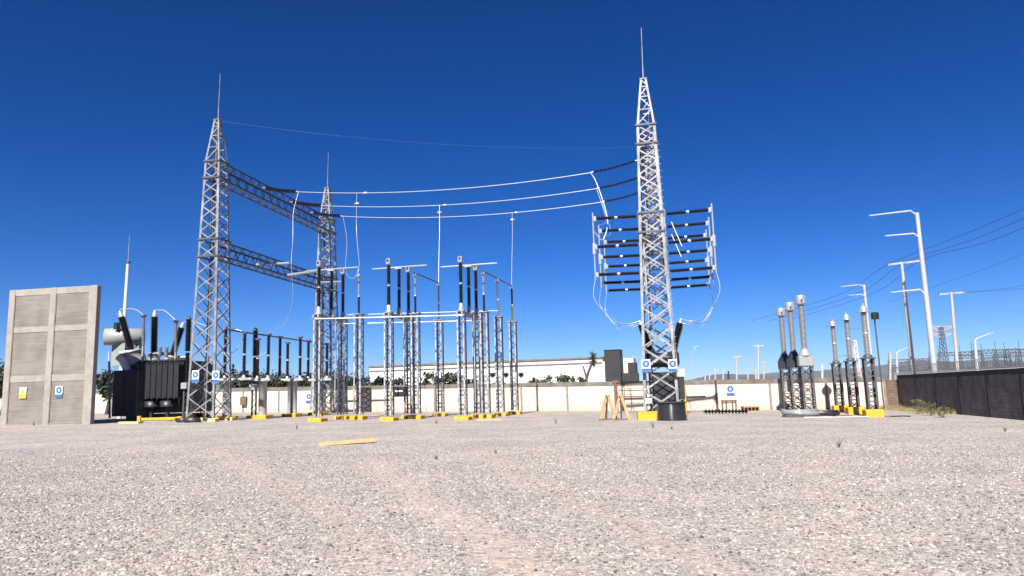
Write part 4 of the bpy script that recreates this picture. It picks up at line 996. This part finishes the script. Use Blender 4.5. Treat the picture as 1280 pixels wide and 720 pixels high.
def floodlight():
    b = G(1105.5, 51.6); t = thing('floodlight_pole', 'thin grey pole with a black floodlight in the wall corner', 'light pole', b)
    z = at(1093, 397, 51.6).z-b.z; x = at(1093, 397, 51.6).x-b.x
    MB().tube([(0, 0, 0), (x*.5, 0, z*.5), (x, 0, z)], .055, 8).build('pole', STEEL2, t); MB().box((x, -.1, z+.12), (.5, .34, .5), R(20), .05).build('lamp_head', BLACKM, t)
floodlight()

# ------------------------------------------------------------------ planks and blocks on the gravel
def plank(px0, Y0, px1, Y1, w_, th, m, label, tip=0):
    a, b = G(px0, Y0), G(px1, Y1); mb = MB().bar(a+Vector((0, 0, th/2)), b+Vector((0, 0, th/2+tip)), w_, th); o = mb.build('timber_board', m, None, a); tag(o, label, 'board')
plank(401, 24.6, 467, 25.7, .34, .10, YELLOWW, 'weathered yellow board lying alone on the open gravel', .05)
plank(596, 43.3, 627, 43.9, .3, .06, YELLOWW, 'pale yellow board lying before the rightmost disconnect switch')

# ------------------------------------------------------------------ warehouse behind the wall
def warehouse():
    a = at(462, 459, 99); b = at(753, 448.5, 90); z1 = (a.z+b.z)/2; L = math.hypot(b.x-a.x, b.y-a.y); ang = math.atan2(b.y-a.y, b.x-a.x)
    t = thing('warehouse', 'long white warehouse behind the cream wall', 'building', (a.x, a.y, gz(a.x)-1), ang); z1 -= gz(a.x)-1
    MB().box((L/2, 12, z1/2), (L, 24, z1)).build('wall', WAREH, t)
    pr = MB().box((L/2, 12, z1+.12), (L+.3, 24.3, .22)).build('parapet', CAPM, t, label='thin dark roof edge'); MB().box((L/2, -.06, z1-.5), (L, .1, .12)).build('gutter', CAPM, t)
    for px in (619, 637, 657):
        q = rotz(at(px, 469.5, 95)-Vector((a.x, a.y, gz(a.x)-1)), -ang)
        w_ = MB().box((q.x, -.03, q.z), (.4, .1, .45)).build('window', WARED, t); MB().box((q.x, -.25, q.z+.33), (.7, .4, .06)).build('awning', CAPM, w_)
    MB().box((L+1.0, 6, (z1-.4)/2), (2.0, 12, z1-.4)).build('annex', WAREH, t)
    c = at(766, 438, 88); t2 = thing('tower_block', 'dark grey clad tower at the right end of the warehouse', 'building', (c.x, c.y, gz(c.x)-1), ang)
    h = c.z-gz(c.x)+1; MB().box((-.1, 1, h/2), (1.9, 2.4, h)).build('wall', WARED, t2); MB().box((-.1, 1, h+.05), (2.0, 2.5, .1)).build('cap', WARED, t2)
    MB().box((.6, 4.2, (h-.9)/2), (3.0, 3, h-.9)).build('rear_wall', WAREH, t2)
    c = at(785, 453, 89); t3 = thing('tower_block', 'lower dark clad block right of the tall dark tower', 'building', (c.x, c.y, gz(c.x)-1), ang); h = c.z-gz(c.x)+1
    MB().box((.35, 1.6, h/2), (.95, 2, h)).build('wall', WARED, t3); MB().box((.1, 0, (h-1.3)/2), (2.2, 1.2, h-1.3)).build('lower_wall', WARED, t3)
warehouse()

# ------------------------------------------------------------------ vegetation
def crown(ells, n, leaf, seed):
    r = random.Random(seed); mb = MB(); tot = sum(e[3]*e[4] for e in ells)
    for cx, cy, cz, rx, rz_ in ells:
        k = max(8, int(n*rx*rz_/tot)); cl = [(r.gauss(0, 1), r.gauss(0, 1), r.gauss(0, 1)) for _ in range(max(5, k//26))]
        for _ in range(k):
            c = r.choice(cl); v = Vector(c).normalized()*(.55+.45*r.random()**.4)
            p_ = Vector((cx+v.x*rx, cy+v.y*rx, cz+v.z*rz_))+Vector((r.gauss(0, 1), r.gauss(0, 1), r.gauss(0, 1)))*.16*rx
            d = Vector((r.gauss(0, 1), r.gauss(0, 1), r.gauss(0, 1)+.3)).normalized(); u = d.orthogonal().normalized(); v2 = d.cross(u); s = leaf*r.uniform(.6, 1.4)
            mb.add([p_-u*s, p_-v2*s*.5, p_+u*s, p_+v2*s*.5], [(0, 1, 2, 3)])
    return mb
def tree(px, top, Y, w_, label, name='shrub', cat='shrub', m=LEAFA, n=900, pointed=False, leaf=.16, group='shrubs and trees behind the cream wall', seed=None):
    b = G(px, Y); z = at(px, top, Y).z-b.z; W = (1.7 if 270 < px < 460 else 1.25)*w_*Y/FPX; sd = seed or int(px*7+top)
    r = random.Random(sd); t = thing(name, label, cat, b, 0, group)
    tk = MB().tube([(0, 0, 0), (.08*W, 0, z*.3), (0, .05, z*.72)], [.05*W+.05, .04*W+.04, .02], 7)
    for k in range(4):
        a = r.uniform(0, 6.28); tk.tube([(.04*W, 0, z*(.25+.1*k)), (math.cos(a)*W*.3, math.sin(a)*W*.3, z*(.5+.1*k))], [.05, .015], 5)
    tk.build('trunk', BARK, t)
    if pointed: els = [(0, 0, z*(.3+.14*i), W*(.42-.06*i), z*.16) for i in range(5)]
    else: els = [(0, 0, z*.62, W*.40, z*.3)]+[(r.uniform(-.42, .42)*W, r.uniform(-.3, .3)*W, z*r.uniform(.4, .76), W*r.uniform(.14, .26), z*r.uniform(.12, .22)) for _ in range(6)]
    crown(els, int(n*2.6), leaf, sd).build('crown', m, t)
for a in ((291, 457, 78, 9, 'narrow pointed dark conifer right of the near left tower', 'conifer', 'tree', LEAFA, 500, True),
          (303, 461, 76, 12, 'dark bush beside the pointed conifer'), (325, 462, 80, 26, 'broad dark shrub behind the low switches', ), (347, 465, 74, 24, 'low dark green shrub behind the double column switch', 'shrub', 'shrub', LEAFB),
          (366, 463, 82, 30, 'broad olive shrub left of the wall sign', 'shrub', 'shrub', LEAFA), (388, 465, 76, 22, 'dark rounded shrub behind the wall sign', 'shrub', 'shrub', LEAFB),
          (408, 462, 84, 26, 'dark tree behind the leftmost lattice columns', 'shrub', 'shrub', LEAFA), (432, 463, 78, 24, 'dark shrub between the leftmost columns and the gate', 'shrub', 'shrub', LEAFA), (453, 467, 80, 20, 'dark shrub above the brown steel gate', 'shrub', 'shrub', LEAFA),
          (476, 469, 78, 22, 'low olive shrub at the left end of the warehouse', 'shrub', 'shrub', LEAFB), (500, 470, 76, 20, 'low dark shrub behind the mechanism box', 'shrub', 'shrub', LEAFA, 500), (540, 463, 80, 22, 'loose pale shrub left of the lone support', 'shrub', 'shrub', LEAFB, 600), (566, 461, 78, 24, 'rounded dark tree before the white warehouse', 'shrub', 'shrub', LEAFA),
          (592, 471, 76, 18, 'low shrub behind the rightmost disconnect switch', 'shrub', 'shrub', LEAFB, 500), (625, 470, 76, 12, 'small dark shrub behind the right row', 'shrub', 'shrub', LEAFA, 300), (664, 467, 76, 16, 'sparse grey green shrub before the warehouse, left', 'shrub', 'shrub', LEAFB, 320), (683, 465.5, 74, 22, 'sparse shrub with twiggy top before the warehouse', 'shrub', 'shrub', LEAFC, 420), (708, 466, 76, 24, 'wider pale shrub left of the tree yucca', 'shrub', 'shrub', LEAFC, 500), (725, 470, 74, 20, 'low pale shrub at the foot of the tree yucca', 'shrub', 'shrub', LEAFC, 380),
          (133, 458, 70, 26, 'dark tree seen between fire wall and transformer', 'shrub', 'shrub', LEAFA, 900), (2, 450, 72, 34, 'dark tree cut by the left edge of the picture', 'shrub', 'shrub', LEAFA, 1100), (250, 466, 78, 26, 'dark shrub seen through the near left tower', 'shrub', 'shrub', LEAFA), (272, 462, 80, 22, 'olive shrub behind the near left tower', 'shrub', 'shrub', LEAFB), (162, 470, 72, 30, 'dark shrub mostly hidden behind the transformer', 'shrub', 'shrub', LEAFA)):
    tree(*a)
def yucca():
    b = G(734, 74); t = thing('tree_yucca', 'forked tree yucca with a dark tuft above the cream wall', 'tree', b)
    z = lambda px, py: rotz(at(px, py, 74)-b, 0)
    MB().tube([(0, 0, 0), z(733, 474), z(736, 464), z(741.5, 450)], [.16, .14, .13, .12], 8).tube([z(733, 472), z(730, 462), z(729, 457)], [.1, .08, .06], 8).build('trunk', BARK, t)
    m = MB(); c = z(741.5, 448); r = random.Random(3)
    for i in range(220):
        d = Vector((r.gauss(0, 1)*.6, r.gauss(0, 1)*.6, r.gauss(.35, .9))).normalized()*r.uniform(.3, .75); s = d.cross(Vector((.3, .8, .2))).normalized()*.035
        p0 = c+Vector((0, 0, r.uniform(-.7, .4))); m.add([p0-s, p0+s, p0+d], [(0, 1, 2)])
    m.build('crown', LEAFA, t)
yucca()
def weeds():
    m = MB(); r = random.Random(11)
    for i in range(2600):
        s = r.random()**1.3*11; off = r.gauss(.7, .45); p = CORNER+DU*s+Vector((-abs(off)-.12, r.uniform(-.2, .2), 0))
        if r.random() < .18: p = CORNER - WU*r.uniform(.3, 4)+Vector((0, -.3-abs(r.gauss(0, .3)), 0))
        cl = .5+.5*math.sin(s*2.1)*math.sin(s*.9+1); h = r.uniform(.12, .42)*(.35+.9*cl); d = Vector((r.gauss(0, .4), r.gauss(0, .4), 1))*h; w_ = Vector((r.gauss(0, 1), r.gauss(0, 1), 0)).normalized()*.012
        p.z = gz(p.x); m.add([p-w_, p+w_, p+d*.6+w_*.6, p+d], [(0, 1, 2, 3)])
    o = m.build('dry_grass', DRY); tag(o, 'dry yellow grass along the foot of the dark block wall', 'grass', kind='stuff')
    for px, Y, h, lab in ((1147, 44, .9, 'dark green bush growing at the foot of the block wall'), (1163, 41.5, .75, 'low green weed clump right of the dark green bush'), (1180, 39, .55, 'rightmost small weed clump at the block wall')):
        b = G(px, Y); t = thing('weed_bush', lab, 'weed', b); MB().tube([(0, 0, 0), (.03, 0, h*.6)], .015, 5).build('stem', BARK, t)
        crown([(0, 0, h*.55, h*.5, h*.45)], 700, .035, int(px)).build('foliage', WEED, t)
    for px, Y, h, lab in ((545, 40, .3, 'tiny dark weed on the gravel before the lone support'), (620, 20.5, .16, 'tiny weed sprig on the open gravel right of the board'), (1049, 21, .35, 'thin dry weed stalk alone on the right gravel'), (816, 33, .3, 'small weed sprig in front of the concrete block'), (840, 31, .25, 'small weed sprig in front of the cable drum'), (695, 38, .45, 'thin weed stalk between board and trestles'), (371, 36, .35, 'small dark weed before the double column switch'), (545, 19, .14, 'tiny weed nearest to the yellow board'), (42, 45, .3, 'small weed growing at the foot of the fire wall'), (1257, 27, .2, 'tiny weed near the right edge of the gravel')):
        b = G(px, Y); m = MB(); r = random.Random(int(px))
        for i in range(16):
            d = Vector((r.gauss(0, .35), r.gauss(0, .35), 1))*h*r.uniform(.5, 1.1); s = Vector((r.gauss(0, 1), r.gauss(0, 1), 0)).normalized()*.012; m.add([b-s, b+s, b+d], [(0, 1, 2)])
            q = b+d*r.uniform(.4, .9); s2 = s*2.5; m.add([q-s2, q+Vector((0, 0, .02)), q+s2+Vector((.01, 0, .03))], [(0, 1, 2)])
        o = m.build('weed', WEED, None, b); tag(o, lab, 'weed')
weeds()

# ------------------------------------------------------------------ poles and lines beyond the right wall
def street_mast(px, pyb, pxt, pyt, Y, arms, label, r0=.16, name='street_light', m=POLEW):
    top = at(pxt, pyt, Y); b0 = at(px, pyb, Y); d = (top-b0).normalized(); b = b0-d*((b0.z-gz(b0.x))/d.z)
    t = thing(name, label, 'street light', b); MB().tube([(0, 0, -.1), (top-b)*.5, top-b], [r0*1.15, r0, r0*.75], 12).build('pole', m, t)
    for pts in arms:
        q = [at(x, y, Y)-b for x, y in pts]; rr = [r0*.4]*(len(q)-1)+[r0*.28]; MB().tube(q, rr, 8).build('arm', m, t)
        e, f = q[-1], q[-2]; dd = (e-f).normalized(); MB().box(e+dd*.2, (.6, .26, .1), math.atan2(dd.y, dd.x)).build('lamp_head', m, t)
street_mast(1168, 463, 1146, 266, 78, [[(1147, 270), (1138, 263.5), (1092, 269)], [(1150.5, 298), (1142, 292), (1112, 294.5)], [(1157, 369), (1150, 362), (1119, 365)]], 'tallest white street light with three arms on the left', .27)
street_mast(1091, 470, 1080, 356, 130, [[(1080, 358), (1075, 356), (1054, 358)], [(1081.5, 371), (1077, 368), (1064, 369)]], 'smaller white two armed street light behind the voltage transformers', .28)
street_mast(1221.5, 461, 1218.5, 425, 110, [[(1218.5, 425), (1222, 423), (1238, 416.5)]], 'low white lamp with one arm rising to the right', .26)
street_mast(1122, 468, 1120.5, 441, 140, [[(1120.5, 441), (1124, 439), (1134, 434.5)]], 'small distant white lamp left of the tall street light', .26)
def power_pole(px, pyb, pxt, pyt, Y, x0, x1, ya, yb, label, r0=.2):
    top = at(pxt, pyt, Y); b0 = at(px, pyb, Y); d = (top-b0).normalized(); b = b0-d*((b0.z-gz(b0.x))/d.z)
    t = thing('power_pole', label, 'power pole', b, 0, 'power poles beyond the wall'); MB().tube([(0, 0, -.1), (top-b)*.5, top-b], [r0*1.2, r0, r0*.7], 10).build('pole', POLEC, t)
    a, c = at(x0, ya, Y)-b, at(x1, yb, Y)-b; MB().bar(a, c, .16*r0/.2, .2*r0/.2).build('crossarm', STEEL, t)
    for k in (0, .5, 1): MB().lathe(sheds(.06, .13, .35, .1), a.lerp(c, k)+Vector((0, 0, .08)), (0, 0, 1), 8).build('insulator', WOODD, t)
power_pole(1142, 465, 1127, 329, 85, 1109, 1150, 331, 326, 'concrete power pole left of the tall street light', .22)
power_pole(1197, 463, 1189, 365, 120, 1174, 1206, 368, 365.5, 'thinner concrete power pole right of the tall street light', .26)
for i, (a, m_, b) in enumerate((((1300, 252), (1200, 295), (1109, 331)), ((1300, 264), (1215, 300), (1129, 329)), ((1300, 276), (1230, 304), (1150, 326)))):
    A, Mm, B = at(*a, 60), at(*m_, 74), at(*b, 85); wire('power_line', smooth_pts([A, Mm, B, at(b[0]-62, b[1]+38+i*2, 105), at(b[0]-170, b[1]+70+i*3, 140)], 8), .026, DARKWIRE, f'{["upper", "middle", "lower"][i]} dark power line falling from the right edge to the power pole', 'power line', 'power lines', 5)
for i, (a, m_, b) in enumerate((((1300, 309), (1220, 340), (1110, 378)), ((1300, 352), (1255, 361), (1206, 365)), ((1300, 359), (1250, 363), (1175, 368)))):
    wire('power_line', smooth_pts([at(*a, 90), at(*m_, 105), at(*b, 120)], 8), .02, DARKWIRE, ['single faint power line crossing between the two power poles', 'upper dark line reaching the thinner power pole', 'lower dark line reaching the thinner power pole'][i], 'power line', 'power lines', 5)
def far_mast(px, top, Y, r, label, arm=0, m=POLEC, lean=0):
    b = G(px, Y); p = at(px-lean, top, Y)-b; t = thing('distant_pole', label, 'pole', b, 0, 'thin distant poles above the wall')
    MB().tube([(0, 0, 0), p], [r, r*.7], 6).build('pole', m, t)
    if arm: w_ = arm*Y/FPX; MB().bar(p+Vector((-w_/2, 0, -.2)), p+Vector((w_/2, 0, -.2)), r*.9).build('crossarm', m, t)
for a in ((948, 431, 160, .30, 'tall distant pole with crossarm left of the current transformers', 13), (921, 445, 190, .30, 'middle height distant pole with crossarm above the bench', 10), (945, 459, 190, .3, 'short distant pole beside the tall crossarm pole', 0), (955, 452, 200, .25, 'short distant pole nearest the current transformers', 6), (881.5, 467, 190, .3, 'stubby distant pole right of the right tower'), (887, 467, 200, .28, 'second stubby distant pole right of the right tower'), (894, 461, 200, .28, 'small distant pole with arm left of the bench', 6), (904, 459, 200, .28, 'pale distant pole above the left end of the bench', 0), (910.5, 464, 180, .3, 'dark stub pole directly above the wall sign', 0, BLACKM), (935, 466, 190, .26, 'short distant pole right of the bench'), (1113, 440, 200, .35, 'grey distant pole behind the wall corner'), (1028, 456, 190, .3, 'white distant pole between the two transformer rows', 0, WHITEP)):
    far_mast(*a)
def thin_stalk():
    b = G(866, 66); t = thing('dry_agave_stalk', 'thin curved dry agave stalk above the wall right of the tower', 'plant', b)
    q = lambda x, y: at(x, y, 66)-b
    MB().tube(smooth_pts([Vector((0, 0, 0)), q(864.5, 470), q(865.5, 448), q(869, 435)]), .03, 6).build('stem', POLEC, t)
    MB().tube([q(867, 436), q(870, 433.5), q(873, 434)], .05, 6).build('flower_head', POLEC, t)
thin_stalk()
def far_lattice(px, top, Y, w0, w1, n, label, m=FARM, head=None):
    b = G(px, Y); z = at(px, top, Y).z-b.z; t = thing('transmission_tower', label, 'tower', b, 0)
    lg = MB(); wa, wb = w0*Y/FPX, w1*Y/FPX; th = .0004*Y
    for sx, sy in ((-1, -1), (1, -1), (1, 1), (-1, 1)): lg.bar((sx*wa/2, sy*wa/2, 0), (sx*wb/2, sy*wb/2, z), th*1.5)
    lg.build('legs', m, t); w2 = MB()
    for f in (-1, 1):
        for i in range(n):
            za, zb = z*i/n, z*(i+1)/n; a, c = (wa+(wb-wa)*i/n)/2, (wa+(wb-wa)*(i+1)/n)/2
            w2.bar((-a, f*a, za), (c, f*c, zb), th); w2.bar((a, f*a, za), (-c, f*c, zb), th); w2.bar((f*a, -a, za), (f*c, c, zb), th)
    w2.build('bracing', m, t)
    return t, z, Y
t, z, Y = far_lattice(1184, 408, 320, 9, 3.5, 12, 'distant pylon with pale red crossarms beyond the block wall')
for k, (dz, hw) in enumerate(((0, 17), (-3.2, 12))):
    hw = hw*Y/FPX; m_ = MB(); m_.bar((-hw, 0, z+dz), (hw, 0, z+dz), .35); m_.bar((-hw, 0, z+dz), (0, 0, z+dz-2), .3); m_.bar((hw, 0, z+dz), (0, 0, z+dz-2), .3)
    for i in range(6): x = -hw+2*hw*(i+.5)/6; m_.bar((x, 0, z+dz), (x+hw/6, 0, z+dz-2*(1-abs(x)/hw)), .25)
    m_.build('crossarm', REDP, t)
t, z, Y = far_lattice(1073.5, 425, 330, 7, 3, 10, 'distant red and white mast between two voltage transformers', WHITEP)
for k in (.35, .65, .93): MB().box((0, 0, z*k), (1.9-.6*k, 1.9-.6*k, z*.11)).build('red_band', REDP, t)
k = 0
for px, top, w_, Y in ((1140, 449, 46, 230), (1205, 440, 48, 210), (1250, 437, 52, 200), (1290, 436, 50, 200), (1232, 444, 60, 240), (1275, 442, 50, 250), (1165, 452, 40, 250)):
    b = G(px, Y); z = at(px, top, Y).z-b.z; hw = w_*Y/FPX/2
    t = thing('distant_gantry', ['faint low gantry left of the tall street light', 'grey gantry right of the thinner power pole', 'grey gantry right of the low lamp', 'grey gantry cut by the right edge', 'long faint gantry behind the low lamp', 'faint gantry near the right edge', 'faint gantry beside the pale red pylon'][k], 'gantry', b, R(-14), 'distant substation gantries'); k += 1
    for sx in (-1, 0, 1):
        m_ = MB(); m_.bar((sx*hw-.5, 0, 0), (sx*hw-.2, 0, z), .24); m_.bar((sx*hw+.5, 0, 0), (sx*hw+.2, 0, z), .24)
        for i in range(8): m_.bar((sx*hw-.4, 0, z*i/8), (sx*hw+.4, 0, z*(i+1)/8), .15)
        m_.tube([(sx*hw, 0, z), (sx*hw, 0, z+2.2)], .07, 5); m_.build('leg', FARM, t)
    m_ = MB(); m_.bar((-hw, 0, z), (hw, 0, z), .24); m_.bar((-hw, 0, z-.9), (hw, 0, z-.9), .24); n = int(hw*1.4)+2
    for i in range(n): m_.bar((-hw+2*hw*i/n, 0, z-.9), (-hw+2*hw*(i+.5)/n, 0, z), .15); m_.bar((-hw+2*hw*(i+.5)/n, 0, z), (-hw+2*hw*(i+1)/n, 0, z-.9), .15)
    m_.build('crossbeam', FARM, t)
    m_ = MB()
    for i in range(n): m_.tube([(-hw+2*hw*i/n, .5, 0), (-hw+2*hw*i/n, .5, z*(.5+.2*(i % 2)))], .12, 5)
    m_.build('bus_posts', FARM, t)
def far_wall():
    a, b = at(1118, 470, 150), at(1300, 470, 120); L = math.hypot(b.x-a.x, b.y-a.y); ang = math.atan2(b.y-a.y, b.x-a.x); t = thing('far_wall', 'pale distant wall beyond the dark block wall', 'wall', (a.x, a.y, 0), ang)
    MB().box((L/2, 0, 1.7), (L, .25, 3.4)).build('panel', POLEW, t); MB().box((L/2, 0, 3.47), (L, .35, .14)).build('cap', POSTM, t)
far_wall()

# ------------------------------------------------------------------ air
def haze():
    x0, x1, y0, y1, z0, z1 = -3300, 7200, -210, 6400, -62, 200
    o = MB().box(((x0+x1)/2, (y0+y1)/2, (z0+z1)/2), (x1-x0, y1-y0, z1-z0)).build('haze', None)
    m = bpy.data.materials.new('thin air haze'); m.use_nodes = True; t = m.node_tree; t.nodes.clear()
    v = t.nodes.new('ShaderNodeVolumePrincipled'); v.inputs['Color'].default_value = (.5, .7, 1, 1); v.inputs['Density'].default_value = 5.5e-5
    ou = t.nodes.new('ShaderNodeOutputMaterial'); t.links.new(v.outputs[0], ou.inputs['Volume'])
    o.data.materials.clear(); o.data.materials.append(m); o['kind'] = 'stuff'
haze()
